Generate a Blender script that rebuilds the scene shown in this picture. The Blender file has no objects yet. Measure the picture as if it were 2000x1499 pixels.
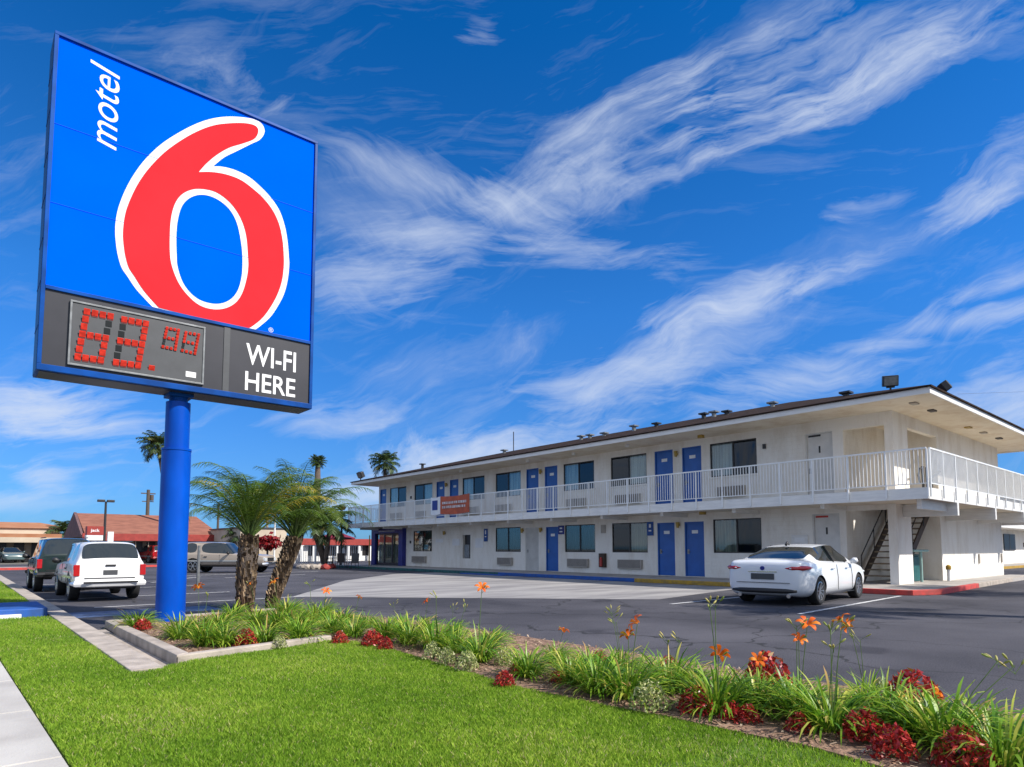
import bpy, bmesh, random
import numpy as np
from math import *
from mathutils import Vector, Matrix

random.seed(7)
C = bpy.context.scene.collection
scene = bpy.context.scene

# ------------------------------------------------------------------ survey
# The site grid: x runs along the sign face / motel end wall, y along the motel front.
F = 1271.0; P = atan(95 / 1271.0); EYE = 1.35
c_, s_ = cos(P), sin(P)
WX, WY = 0.75999688, 0.64992672

def ray(px, py):
    a = px - 1000; v = 977 - py; Y = F * c_ - v * s_; Z = F * s_ + v * c_
    return (a * WX + Y * WY, -a * WY + Y * WX, Z)
def gp(px, py, z=0.0):
    r = ray(px, py); t = (z - EYE) / r[2]; return (r[0] * t, r[1] * t)
def onX(px, py, X):
    r = ray(px, py); t = X / r[0]; return (r[1] * t, EYE + r[2] * t)
def onY(px, py, U):
    r = ray(px, py); t = U / r[1]; return (r[0] * t, EYE + r[2] * t)

# ------------------------------------------------------------------ mesh helpers
class MB:
    def __init__(s): s.v = []; s.f = []; s.m = []
    def add(s, vs, fs, m=0):
        o = len(s.v); s.v += [tuple(p) for p in vs]; s.f += [tuple(i + o for i in f) for f in fs]; s.m += [m] * len(fs); return s
    def box(s, x0, x1, y0, y1, z0, z1, m=0):
        return s.add([(x0,y0,z0),(x1,y0,z0),(x1,y1,z0),(x0,y1,z0),(x0,y0,z1),(x1,y0,z1),(x1,y1,z1),(x0,y1,z1)],
                     [(0,3,2,1),(4,5,6,7),(0,1,5,4),(1,2,6,5),(2,3,7,6),(3,0,4,7)], m)
    def obox(s, c, ax, ay, az, m=0):
        c, ax, ay, az = Vector(c), Vector(ax), Vector(ay), Vector(az); vs = []
        for k in (-1, 1):
            for a, b in ((-1,-1),(1,-1),(1,1),(-1,1)): vs.append(c + ax*a + ay*b + az*k)
        return s.add(vs, [(0,3,2,1),(4,5,6,7),(0,1,5,4),(1,2,6,5),(2,3,7,6),(3,0,4,7)], m)
    def bar(s, p0, p1, w, h=None, m=0):
        p0, p1 = Vector(p0), Vector(p1); d = p1 - p0; L = d.length; d.normalize()
        up = Vector((0,0,1)) if abs(d.z) < .95 else Vector((1,0,0))
        a = d.cross(up).normalized(); b = a.cross(d)
        return s.obox((p0+p1)/2, a*w/2, b*(h or w)/2, d*L/2, m)
    def tube(s, pts, rs, n=8, m=0, cap=True):
        pts = [Vector(p) for p in pts]
        if not hasattr(rs, '__len__'): rs = [rs] * len(pts)
        o = len(s.v); prev = None
        for i, p in enumerate(pts):
            d = (pts[min(i+1, len(pts)-1)] - pts[max(i-1, 0)])
            d = d.normalized() if d.length > 1e-9 else Vector((0,0,1))
            if prev is None:
                up = Vector((0,0,1)) if abs(d.z) < .9 else Vector((1,0,0)); a = d.cross(up).normalized()
            else:
                a = (prev - d * prev.dot(d)).normalized()
            prev = a; b = d.cross(a)
            for k in range(n):
                t = 2*pi*k/n; s.v.append(tuple(p + (a*cos(t) + b*sin(t)) * rs[i]))
        for i in range(len(pts)-1):
            for k in range(n):
                k2 = (k+1) % n; s.f.append((o+i*n+k, o+i*n+k2, o+(i+1)*n+k2, o+(i+1)*n+k)); s.m.append(m)
        if cap:
            s.f.append(tuple(o+k for k in range(n))[::-1]); s.m.append(m)
            s.f.append(tuple(o+(len(pts)-1)*n+k for k in range(n))); s.m.append(m)
        return s
    def flat(s, zc, k):
        s.v = [(x, y, zc+(z-zc)*k) for x, y, z in s.v]; return s
    def prism(s, poly, z0, z1, m=0):
        n = len(poly); vs = [(x,y,z0) for x,y in poly] + [(x,y,z1) for x,y in poly]
        a = sum(poly[i][0]*poly[(i+1)%n][1] - poly[(i+1)%n][0]*poly[i][1] for i in range(n))
        top = tuple(range(n, 2*n)); bot = tuple(range(n))[::-1]
        sd = [(i, (i+1)%n, n+(i+1)%n, n+i) for i in range(n)]
        fs = [top, bot] + sd
        if a < 0: fs = [f[::-1] for f in fs]
        return s.add(vs, fs, m)
    def build(s, name, mats, parent=None, smooth=False, bevel=0, loc=None):
        me = bpy.data.meshes.new(name); me.from_pydata(s.v, [], s.f)
        mats = mats if isinstance(mats, (list, tuple)) else [mats]
        for mt in mats: me.materials.append(mt)
        if len(mats) > 1: me.polygons.foreach_set('material_index', s.m)
        if smooth: me.polygons.foreach_set('use_smooth', [True]*len(me.polygons))
        o = bpy.data.objects.new(name, me); C.objects.link(o)
        if parent is not None: o.parent = parent
        if loc: o.location = loc
        if bevel:
            b = o.modifiers.new('bevel', 'BEVEL'); b.width = bevel; b.segments = 2; b.limit_method = 'ANGLE'
        return o

def tag(o, label=None, cat=None, group=None, kind=None):
    if label: o['label'] = label
    if cat: o['category'] = cat
    if group: o['group'] = group
    if kind: o['kind'] = kind
    return o
def thing(name, label, cat, loc=(0,0,0), rz=0, group=None):
    o = bpy.data.objects.new(name, None); C.objects.link(o); o.empty_display_size = .1
    o.location = loc; o.rotation_euler = (0,0,rz); return tag(o, label, cat, group)
def copy_tree(o, parent=None):
    c = o.copy(); C.objects.link(c); c.parent = parent
    for ch in [x for x in o.children]: copy_tree(ch, c)
    return c
def mesh_np(name, verts, faces, mat, parent=None, rnd=None, smooth=False):
    me = bpy.data.meshes.new(name); nv = len(verts); nf, k = faces.shape
    me.vertices.add(nv); me.vertices.foreach_set('co', np.asarray(verts, np.float32).ravel())
    me.loops.add(nf*k); me.loops.foreach_set('vertex_index', faces.astype(np.int32).ravel())
    me.polygons.add(nf); me.polygons.foreach_set('loop_start', np.arange(0, nf*k, k, dtype=np.int32))
    me.polygons.foreach_set('loop_total', np.full(nf, k, np.int32))
    if smooth: me.polygons.foreach_set('use_smooth', np.ones(nf, bool))
    if rnd is not None:
        a = me.attributes.new('rnd', 'FLOAT', 'POINT'); a.data.foreach_set('value', np.asarray(rnd, np.float32))
    me.update(calc_edges=True); me.materials.append(mat)
    o = bpy.data.objects.new(name, me); C.objects.link(o); o.parent = parent
    return o

# ------------------------------------------------------------------ materials
def nodes(name):
    m = bpy.data.materials.new(name); m.use_nodes = True
    nt = m.node_tree; return m, nt, nt.nodes['Principled BSDF'], nt.links
def N(nt, t, **k):
    n = nt.nodes.new(t)
    for a, b in k.items(): setattr(n, a, b)
    return n
def rgb(c): return (c[0], c[1], c[2], 1)
def mat(name, col, rough=.6, metal=0, var=.12, scale=3.0, col2=None, bump=0, bscale=40, coat=0, spec=.5, detail=5, emit=0, stretch=None, lo=.35, hi=.65):
    m, nt, p, L = nodes(name)
    tc = N(nt, 'ShaderNodeTexCoord')
    src = tc.outputs['Object']
    if stretch:
        mp = N(nt, 'ShaderNodeMapping'); mp.inputs['Scale'].default_value = stretch; L.new(src, mp.inputs[0]); src = mp.outputs[0]
    if var or col2:
        nz = N(nt, 'ShaderNodeTexNoise'); nz.inputs['Scale'].default_value = scale; nz.inputs['Detail'].default_value = detail
        L.new(src, nz.inputs['Vector'])
        cr = N(nt, 'ShaderNodeValToRGB'); cr.color_ramp.elements[0].position = lo; cr.color_ramp.elements[1].position = hi
        c2 = col2 or tuple(x*(1-var*1.6) for x in col)
        cr.color_ramp.elements[0].color = rgb(c2); cr.color_ramp.elements[1].color = rgb(col)
        L.new(nz.outputs['Fac'], cr.inputs[0]); L.new(cr.outputs[0], p.inputs['Base Color'])
    else: p.inputs['Base Color'].default_value = rgb(col)
    p.inputs['Roughness'].default_value = rough; p.inputs['Metallic'].default_value = metal
    p.inputs['Specular IOR Level'].default_value = spec; p.inputs['Coat Weight'].default_value = coat; p.inputs['Coat Roughness'].default_value = .04
    if emit: p.inputs['Emission Color'].default_value = rgb(col); p.inputs['Emission Strength'].default_value = emit
    if bump:
        b = N(nt, 'ShaderNodeBump'); b.inputs['Strength'].default_value = bump; b.inputs['Distance'].default_value = .02
        n2 = N(nt, 'ShaderNodeTexNoise'); n2.inputs['Scale'].default_value = bscale; n2.inputs['Detail'].default_value = 6
        L.new(src, n2.inputs['Vector']); L.new(n2.outputs['Fac'], b.inputs['Height']); L.new(b.outputs[0], p.inputs['Normal'])
    return m
def leafmat(name, stops, rough=.45, trans=.3, spec=.35):
    """colour taken per leaf from the mesh's own random attribute"""
    m, nt, p, L = nodes(name)
    at = N(nt, 'ShaderNodeAttribute', attribute_name='rnd')
    cr = N(nt, 'ShaderNodeValToRGB'); e = cr.color_ramp.elements
    while len(e) < len(stops): e.new(.5)
    for i, (q, c) in enumerate(stops): e[i].position = q; e[i].color = rgb(c)
    L.new(at.outputs['Fac'], cr.inputs[0]); L.new(cr.outputs[0], p.inputs['Base Color'])
    p.inputs['Roughness'].default_value = rough; p.inputs['Specular IOR Level'].default_value = spec
    tr = N(nt, 'ShaderNodeBsdfTranslucent'); L.new(cr.outputs[0], tr.inputs[0])
    mx = N(nt, 'ShaderNodeMixShader'); mx.inputs[0].default_value = trans
    L.new(p.outputs[0], mx.inputs[1]); L.new(tr.outputs[0], mx.inputs[2]); L.new(mx.outputs[0], nt.nodes['Material Output'].inputs[0])
    return m

M = {}
def wallmat(name, col, grime, block=None):
    m, nt, p, L = nodes(name)
    tc = N(nt, 'ShaderNodeTexCoord')
    big = N(nt, 'ShaderNodeTexNoise'); big.inputs['Scale'].default_value = .8; big.inputs['Detail'].default_value = 8; big.inputs['Roughness'].default_value = .7
    mp = N(nt, 'ShaderNodeMapping'); mp.inputs['Scale'].default_value = (1.5, 1.5, .5)
    L.new(tc.outputs['Object'], mp.inputs[0]); L.new(mp.outputs[0], big.inputs['Vector'])
    cr = N(nt, 'ShaderNodeValToRGB'); cr.color_ramp.elements[0].position = .36; cr.color_ramp.elements[1].position = .55
    cr.color_ramp.elements[0].color = rgb(grime); cr.color_ramp.elements[1].color = rgb(col)
    L.new(big.outputs['Fac'], cr.inputs[0]); L.new(cr.outputs[0], p.inputs['Base Color'])
    fine = N(nt, 'ShaderNodeTexNoise'); fine.inputs['Scale'].default_value = 30; fine.inputs['Detail'].default_value = 5
    L.new(tc.outputs['Object'], fine.inputs['Vector'])
    b = N(nt, 'ShaderNodeBump'); b.inputs['Strength'].default_value = .5; b.inputs['Distance'].default_value = .012
    L.new(fine.outputs['Fac'], b.inputs['Height']); out = b
    if block:
        sp = N(nt, 'ShaderNodeSeparateXYZ'); cb = N(nt, 'ShaderNodeCombineXYZ'); ad = N(nt, 'ShaderNodeMath', operation='ADD')
        L.new(tc.outputs['Object'], sp.inputs[0]); L.new(sp.outputs[0], ad.inputs[0]); L.new(sp.outputs[1], ad.inputs[1])
        L.new(ad.outputs[0], cb.inputs[0]); L.new(sp.outputs[2], cb.inputs[1])
        br = N(nt, 'ShaderNodeTexBrick'); br.inputs['Scale'].default_value = 1; br.inputs['Brick Width'].default_value = .42; br.inputs['Row Height'].default_value = .16
        br.inputs['Mortar Size'].default_value = .008; br.inputs['Mortar Smooth'].default_value = .6
        br.inputs['Color1'].default_value = (1,1,1,1); br.inputs['Color2'].default_value = (.93,.93,.93,1); br.inputs['Mortar'].default_value = (0,0,0,1)
        L.new(cb.outputs[0], br.inputs['Vector'])
        b2 = N(nt, 'ShaderNodeBump'); b2.inputs['Strength'].default_value = .5; b2.inputs['Distance'].default_value = .02
        L.new(br.outputs['Color'], b2.inputs['Height']); L.new(b.outputs[0], b2.inputs['Normal']); out = b2
    L.new(out.outputs[0], p.inputs['Normal']); p.inputs['Roughness'].default_value = .85; p.inputs['Specular IOR Level'].default_value = .2
    return m
M['wall'] = wallmat('painted_block', (.83,.80,.74), (.72,.67,.59), True)
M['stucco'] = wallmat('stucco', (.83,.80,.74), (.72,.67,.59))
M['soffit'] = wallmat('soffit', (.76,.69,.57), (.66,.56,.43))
M['fascia'] = mat('fascia_paint', (.78,.77,.74), .55, var=.08, scale=2, stretch=(1,1,6))
M['white'] = mat('white_metal', (.80,.80,.78), .4, var=.06, scale=8)
M['rail'] = mat('rail_paint', (.82,.83,.82), .4, var=.05)
M['roof'] = mat('brown_shingle', (.045,.028,.020), 1, spec=.1, var=.3, scale=3, col2=(.018,.013,.012), bump=.6, bscale=20)
M['doorblue'] = mat('blue_door_paint', (.012,.105,.42), .38, var=.1, scale=2.5)
M['doorwhite'] = mat('white_door_paint', (.66,.65,.62), .45, var=.08, scale=3)
M['frame'] = mat('dark_window_frame', (.025,.022,.022), .4, var=.1)
M['plate'] = mat('white_plate', (.8,.8,.8), .4, var=.05)
M['navy'] = mat('navy_paint', (.012,.02,.22), .4, var=.1)
M['darkmetal'] = mat('dark_metal', (.03,.03,.032), .5, var=.1)
M['ac'] = mat('beige_grille', (.42,.38,.33), .6, var=.1)
M['acdark'] = mat('grille_slot', (.10,.09,.085), .7, var=.1)
M['brass'] = mat('amber_lamp', (.45,.30,.06), .35, var=.1)
M['wood'] = mat('stair_wood', (.33,.25,.16), .7, var=.3, scale=6)
M['wooddark'] = mat('stair_stringer', (.07,.045,.03), .7, var=.2)
M['glasspane'] = None
def glassmat(name, tint, mixf=.12):
    m, nt, p, L = nodes(name)
    tr = N(nt, 'ShaderNodeBsdfTransparent'); tr.inputs[0].default_value = rgb(tint)
    gl = N(nt, 'ShaderNodeBsdfGlossy'); gl.inputs['Roughness'].default_value = .02; gl.inputs[0].default_value = (1,1,1,1)
    fr = N(nt, 'ShaderNodeFresnel'); ge = N(nt, 'ShaderNodeNewGeometry'); io = N(nt, 'ShaderNodeMapRange'); io.inputs[3].default_value = 1.5; io.inputs[4].default_value = 1/1.5; L.new(ge.outputs['Backfacing'], io.inputs[0]); L.new(io.outputs[0], fr.inputs[0])
    ad = N(nt, 'ShaderNodeMath', operation='ADD'); ad.inputs[1].default_value = mixf; L.new(fr.outputs[0], ad.inputs[0])
    mx = N(nt, 'ShaderNodeMixShader'); L.new(ad.outputs[0], mx.inputs[0]); L.new(tr.outputs[0], mx.inputs[1]); L.new(gl.outputs[0], mx.inputs[2])
    L.new(mx.outputs[0], nt.nodes['Material Output'].inputs[0]); return m
M['pane'] = glassmat('window_glass', (.78,.84,.84), .02)
M['screen'] = glassmat('screened_glass', (.30,.32,.34), .0)
def curtainmat(name, col):
    m, nt, p, L = nodes(name)
    tc = N(nt, 'ShaderNodeTexCoord'); wv = N(nt, 'ShaderNodeTexNoise'); mp = N(nt, 'ShaderNodeMapping'); mp.inputs['Scale'].default_value = (9, 9, .25)
    L.new(tc.outputs['Object'], mp.inputs[0]); L.new(mp.outputs[0], wv.inputs['Vector']); wv.inputs['Scale'].default_value = 1.0
    cr = N(nt, 'ShaderNodeValToRGB'); cr.color_ramp.elements[0].position = .35; cr.color_ramp.elements[1].position = .62
    cr.color_ramp.elements[0].color = rgb([x*.55 for x in col]); cr.color_ramp.elements[1].color = rgb(col)
    L.new(wv.outputs['Fac'], cr.inputs[0]); L.new(cr.outputs[0], p.inputs['Base Color']); p.inputs['Roughness'].default_value = .9
    return m
M['sheer'] = curtainmat('sheer_curtain', (.62,.68,.70))
M['drape'] = curtainmat('dark_drape', (.13,.12,.13))  # dark colour stands in for the unlit room behind a pane
M['tan_drape'] = curtainmat('tan_drape', (.36,.33,.24))

# ground
def asphalt():
    m, nt, p, L = nodes('asphalt'); tc = N(nt, 'ShaderNodeTexCoord')
    a = N(nt, 'ShaderNodeTexNoise'); a.inputs['Scale'].default_value = .25; a.inputs['Detail'].default_value = 6; a.inputs['Roughness'].default_value = .6
    L.new(tc.outputs['Object'], a.inputs['Vector'])
    f = N(nt, 'ShaderNodeTexNoise'); f.inputs['Scale'].default_value = 55; f.inputs['Detail'].default_value = 4; L.new(tc.outputs['Object'], f.inputs['Vector'])
    c1 = N(nt, 'ShaderNodeValToRGB'); c1.color_ramp.elements[0].position = .35; c1.color_ramp.elements[1].position = .65
    c1.color_ramp.elements[0].color = (.040,.039,.046,1); c1.color_ramp.elements[1].color = (.086,.083,.094,1); L.new(a.outputs['Fac'], c1.inputs[0])
    c2 = N(nt, 'ShaderNodeValToRGB'); c2.color_ramp.elements[0].position = .3; c2.color_ramp.elements[1].position = .75
    c2.color_ramp.elements[0].color = (.6,.6,.6,1); c2.color_ramp.elements[1].color = (1.6,1.6,1.6,1); L.new(f.outputs['Fac'], c2.inputs[0])
    mx = N(nt, 'ShaderNodeMix', data_type='RGBA', blend_type='MULTIPLY'); mx.inputs[0].default_value = 1
    L.new(c1.outputs[0], mx.inputs[6]); L.new(c2.outputs[0], mx.inputs[7])
    vo = N(nt, 'ShaderNodeTexVoronoi', feature='DISTANCE_TO_EDGE'); vo.inputs['Scale'].default_value = .28
    wn = N(nt, 'ShaderNodeTexNoise'); wn.inputs['Scale'].default_value = 1.2; wn.inputs['Detail'].default_value = 5
    L.new(tc.outputs['Object'], wn.inputs['Vector'])
    va = N(nt, 'ShaderNodeVectorMath', operation='ADD'); L.new(tc.outputs['Object'], va.inputs[0]); L.new(wn.outputs['Color'], va.inputs[1]); L.new(va.outputs[0], vo.inputs['Vector'])
    lt = N(nt, 'ShaderNodeMath', operation='LESS_THAN'); lt.inputs[1].default_value = .006; L.new(vo.outputs['Distance'], lt.inputs[0])
    os_ = N(nt, 'ShaderNodeTexNoise'); os_.inputs['Scale'].default_value = .9; os_.inputs['Detail'].default_value = 3; L.new(tc.outputs['Object'], os_.inputs['Vector'])
    oc = N(nt, 'ShaderNodeValToRGB'); oc.color_ramp.elements[0].position = .62; oc.color_ramp.elements[1].position = .70; oc.color_ramp.elements[0].color = (1,1,1,1); oc.color_ramp.elements[1].color = (.62,.62,.64,1); L.new(os_.outputs['Fac'], oc.inputs[0])
    m3 = N(nt, 'ShaderNodeMix', data_type='RGBA', blend_type='MULTIPLY'); m3.inputs[0].default_value = 1; L.new(mx.outputs[2], m3.inputs[6]); L.new(oc.outputs[0], m3.inputs[7]); mx = m3
    m2 = N(nt, 'ShaderNodeMix', data_type='RGBA'); m2.inputs[7].default_value = (.03,.03,.032,1); L.new(lt.outputs[0], m2.inputs[0]); L.new(mx.outputs[2], m2.inputs[6])
    L.new(m2.outputs[2], p.inputs['Base Color']); p.inputs['Roughness'].default_value = .85; p.inputs['Specular IOR Level'].default_value = .25
    b = N(nt, 'ShaderNodeBump'); b.inputs['Strength'].default_value = .5; b.inputs['Distance'].default_value = .01
    L.new(f.outputs['Fac'], b.inputs['Height']); L.new(b.outputs[0], p.inputs['Normal']); return m
M['asphalt'] = asphalt()
M['concrete'] = mat('lot_concrete', (.33,.315,.30), .85, var=.2, scale=.9, col2=(.19,.18,.18), bump=.2, bscale=30, stretch=(.35,1.2,1), detail=8)
M['kerbcon'] = mat('kerb_concrete', (.46,.40,.34), .9, var=.25, scale=4, col2=(.29,.25,.21), bump=.4, bscale=35, detail=8)
M['sidewalk'] = mat('sidewalk_concrete', (.50,.48,.44), .9, var=.2, scale=1.6, col2=(.37,.35,.32), bump=.25, bscale=60, detail=8)
M['walk'] = mat('walkway_concrete', (.40,.37,.34), .9, var=.2, scale=1.2, bump=.2)
M['yellow'] = mat('yellow_kerb_paint', (.50,.29,.02), .7, var=.25, scale=6, col2=(.30,.19,.04))
M['red'] = mat('red_kerb_paint', (.58,.055,.045), .7, var=.25, scale=6, col2=(.36,.06,.05))
M['bluekerb'] = mat('blue_kerb_paint', (.012,.09,.38), .65, var=.2, scale=5, col2=(.02,.07,.24))
M['green'] = mat('green_kerb_paint', (.02,.12,.11), .7, var=.3, scale=6, col2=(.015,.06,.06))
M['paint'] = mat('road_paint', (.55,.55,.55), .7, var=.4, scale=9, col2=(.2,.2,.21), lo=.3, hi=.5)
M['bluepaint'] = mat('blue_road_paint', (.07,.12,.24), .7, var=.4, scale=7, col2=(.06,.08,.14))
M['mulch'] = mat('bark_mulch', (.34,.21,.14), 1, var=.5, scale=18, col2=(.14,.085,.055), bump=1, bscale=45, detail=8)
M['soil'] = mat('lawn_soil', (.11,.20,.02), 1, var=.3, scale=5, col2=(.06,.12,.015), bump=.5)
M['land'] = mat('far_ground', (.16,.15,.13), 1, var=.3, scale=.05)
M['grass'] = leafmat('grass_blades', [(0,(.10,.22,.015)),(.5,(.26,.43,.035)),(.85,(.44,.56,.075)),(1,(.56,.50,.24))], .55, .4, .2)
M['lily'] = leafmat('daylily_leaves', [(0,(.03,.10,.010)),(.3,(.10,.25,.018)),(.62,(.26,.42,.03)),(.9,(.56,.58,.10)),(1,(.58,.36,.13))], .4, .35, .35)
M['redleaf'] = leafmat('red_leaves', [(0,(.14,.006,.010)),(.5,(.42,.022,.022)),(.85,(.62,.08,.05)),(1,(.30,.16,.03))], .35, .25, .5)
M['palegreen'] = leafmat('variegated_leaves', [(0,(.10,.18,.03)),(.5,(.38,.42,.14)),(1,(.72,.68,.42))], .45, .25)
M['petal'] = leafmat('orange_petals', [(0,(.75,.10,.012)),(.6,(.90,.20,.015)),(1,(.85,.42,.04))], .5, .3)
M['bud'] = leafmat('flower_buds', [(0,(.22,.30,.05)),(1,(.55,.45,.16))], .5, .2)
M['stalk'] = mat('flower_stalk', (.11,.18,.04), .5, var=.2)
M['frond'] = leafmat('palm_leaflets', [(0,(.04,.085,.012)),(.5,(.11,.20,.022)),(.8,(.22,.28,.035)),(1,(.55,.42,.05))], .45, .35, .35)
M['frondfar'] = leafmat('far_palm_leaves', [(0,(.03,.06,.02)),(.6,(.07,.11,.03)),(1,(.16,.15,.05))], .5, .2)
M['boot'] = leafmat('palm_boots', [(0,(.05,.032,.02)),(.55,(.15,.105,.065)),(1,(.36,.26,.16))], .9, .0)
M['bark'] = mat('palm_bark', (.13,.10,.08), .95, var=.3, scale=14, bump=.8)
# sign
M['signblue'] = mat('sign_face_blue', (.0,.112,1.0), .6, var=.05, scale=.7, spec=.0)
M['signred'] = mat('sign_red', (.74,.032,.042), .6, var=.07, scale=1.0, spec=.0)
M['signwhite'] = mat('sign_white', (.84,.84,.84), .5, var=.04, scale=1.2, spec=.15)
M['cabinet'] = mat('cabinet_blue', (.0,.075,.36), .45, var=.25, scale=2.5, spec=.15)
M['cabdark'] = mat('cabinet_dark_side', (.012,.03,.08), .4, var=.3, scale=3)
M['under'] = mat('cabinet_underside', (.055,.055,.07), .4, var=.3, scale=3, metal=.3)
M['signdark'] = mat('sign_panel_charcoal', (.032,.032,.040), .4, var=.15, scale=2)
M['display'] = mat('display_grey', (.062,.066,.072), .5, var=.1, scale=5)
M['seamlight'] = mat('panel_seam', (.01,.17,1.0), .5, var=0, spec=.1)
M['dotshade'] = mat('display_flap_maroon', (.16,.008,.008), .6, var=.1)
M['alu'] = mat('brushed_edge', (.26,.27,.27), .4, var=.2, scale=9, metal=.4)
M['dotred'] = mat('display_flap_red', (.78,.045,.025), .5, var=.25, scale=16, spec=.2)
M['dotoff'] = mat('display_flap_dark', (.006,.009,.011), .5, var=.1, spec=.2)
M['poleblue'] = mat('pole_blue', (.0,.085,.55), .38, var=.18, scale=1.6, col2=(.0,.05,.34), coat=.08, spec=.15, stretch=(1,1,.4))
SKYS = .12; CLOUD = (3.9,4.35,5.2); SUNE = 4.4; EXPO = 0.55
# ------------------------------------------------------------------ ground
g = MB().add([(-900,-900,-.02),(1500,-900,-.02),(1500,1600,-.02),(-900,1600,-.02)], [(0,1,2,3)]).build('ground', M['land']); tag(g, kind='structure')
g = MB().add([(1.7,-30,0),(70,-30,0),(70,70,0),(1.7,70,0)], [(0,1,2,3)]).build('parking_lot', M['asphalt']); tag(g, kind='structure')
g = MB().add([(-200,-60,-.004),(-2.9,-60,-.004),(-2.9,300,-.004),(-200,300,-.004)], [(0,1,2,3)]).build('road', M['asphalt']); tag(g, kind='structure')
LZ = .10
# sidewalk with joints
SE = lambda y: min(.95, .452+max(0,(9.4-y))*.0235)
sw = MB(); y = -12.0
while y < 46:
    sw.prism([(-1.35,y+.008),(SE(y),y+.008),(SE(y+1.52),y+1.52),(-1.35,y+1.52)], .0, LZ); y += 1.53
sw.prism([(-1.35,-12),(.90,-12),(.43,9.4),(.43,46),(-1.35,46)],-.01,LZ-.012); g = sw.build('sidewalk', M['sidewalk'], bevel=.008); tag(g, kind='structure')
# lawn (two flat pieces joined) and blades
edge = [(1.94,7.98),(3.0,8.32),(3.95,8.42),(4.2,8.0),(4.22,7.2),(4.06,5.6),(3.95,4.6),(4.0,3.74),(4.12,3.07),(4.14,2.5),(4.2,2.0),(4.1,1.4),(4.15,-.5),(4.3,-12)]
lawnpoly = [(.97,-12)] + [(.47,9.4),(.47,45)] + [(1.42,45),(1.42,7.62),(1.55,7.62),(1.94,7.93)] + edge[1:]
lw = MB().prism(lawnpoly, .0, LZ-.02); g = lw.build('lawn', M['soil']); tag(g, kind='structure')

def in_poly(x, y, poly):
    inside = np.zeros(len(x), bool); n = len(poly)
    for i in range(n):
        x0,y0 = poly[i]; x1,y1 = poly[(i+1)%n]
        c = ((y0 > y) != (y1 > y)) & (x < (x1-x0)*(y-y0)/((y1-y0) or 1e-9) + x0); inside ^= c
    return inside
rs = np.random.RandomState(3)
def blades(regions):
    XS=[];YS=[]
    for (x0,x1,y0,y1,den) in regions:
        n = int((x1-x0)*(y1-y0)*den); XS.append(rs.uniform(x0,x1,n)); YS.append(rs.uniform(y0,y1,n))
    x = np.concatenate(XS); y = np.concatenate(YS); k = in_poly(x,y,lawnpoly); return x[k], y[k]
gx, gy = blades([(.4,4.4,-1,2.4,6500),(.4,4.4,2.4,5.5,15500),(.4,4.4,5.5,8.6,11500),(.4,1.5,8.6,14,6500),(.4,1.5,14,26,2000),(.4,1.5,26,45,800)])
n = len(gx)
tuft = np.sin(gx*9.1+1.3*np.sin(gy*5.3))*np.sin(gy*8.3+1.7*np.sin(gx*6.1))
patch = np.sin(gx*2.1+1.9)*np.sin(gy*1.7+gx*.9)
h = .036*(1+.16*tuft+.16*patch)*rs.uniform(.65,1.25,n); wdt = rs.uniform(.0014,.0029,n)*(1+ .12*np.hypot(gx,gy)/4)
th = rs.uniform(0,2*pi,n); ln = rs.uniform(.1,.75,n)*h; ld = rs.uniform(0,2*pi,n)
V = np.zeros((n,4,3)); dx = np.cos(th)*wdt; dy = np.sin(th)*wdt; z0 = LZ-.022
V[:,0] = np.stack([gx-dx,gy-dy,np.full(n,z0)],1); V[:,1] = np.stack([gx+dx,gy+dy,np.full(n,z0)],1)
V[:,2] = np.stack([gx+dx*.8+np.cos(ld)*ln*.35,gy+dy*.8+np.sin(ld)*ln*.35,z0+h*.6],1)
V[:,3] = np.stack([gx+np.cos(ld)*ln,gy+np.sin(ld)*ln,z0+h],1)
Fc = np.arange(n*4).reshape(n,4)
cv = np.clip(.46+.09*tuft+.16*patch+rs.normal(0,.17,n),0,.93); dry = np.sin(gx*1.3+.4)*np.sin(gy*1.1+2.)+.5*np.sin(gx*3.7)*np.sin(gy*3.1+1); cv[rs.rand(n)<.03+.16*np.clip(dry-.75,0,1)] = 1.0
go = mesh_np('grass', V.reshape(-1,3), Fc, M['grass'], rnd=np.repeat(cv,4)); tag(go, 'short bright green mown lawn grass between the sidewalk and the flower bed', 'grass', kind='stuff')

# concrete strip and gutter beside the lawn
st = MB(); y = 7.66
for k in range(13):
    st.box(1.43,1.74,y+.005,y+3.0,.0,LZ+.012); y += 3.01
tag(st.build('concrete_strip', M['kerbcon'], bevel=.01), kind='structure')
tag(MB().box(1.745,1.935,7.9,12.4,.0,.045).build('gutter', M['kerbcon'], bevel=.01), kind='structure')
# planter kerb (one L with rounded tip)
def band(pts, w, z0, z1, mb):
    for i in range(len(pts)-1):
        a, b = Vector((*pts[i],0)), Vector((*pts[i+1],0)); d = (b-a).normalized(); nrm = Vector((-d.y,d.x,0))*w/2
        q = [a-nrm, b-nrm, b+nrm, a+nrm]; mb.prism([(v.x,v.y) for v in q], z0, z1)
    return mb
pk = MB().prism([(1.94,8.0),(2.1,8.14),(2.1,11.75),(2.02,11.9),(1.94,11.75)], 0, .17)
pk.prism([(1.94,7.98),(3.98,8.44),(3.95,8.58),(2.1,8.14)], 0, .168)
tag(pk.build('planter_kerb', M['kerbcon'], bevel=.015), kind='structure')
kb = MB()
kb.box(6.25,6.37,-9,9.4,0,.075)
kb.prism([(6.25,9.4),(6.40,9.4),(5.62,13.4),(5.47,13.4)],0,.076); kb.prism([(2.1,12.9),(5.47,13.4),(5.47,13.55),(2.05,13.05)],0,.132); kb.prism([(2.0,11.9),(2.1,11.75),(2.15,12.9),(2.02,13.05)],0,.129)
tag(kb.build('bed_kerb', M['kerbcon'], bevel=.012), kind='structure')
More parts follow.
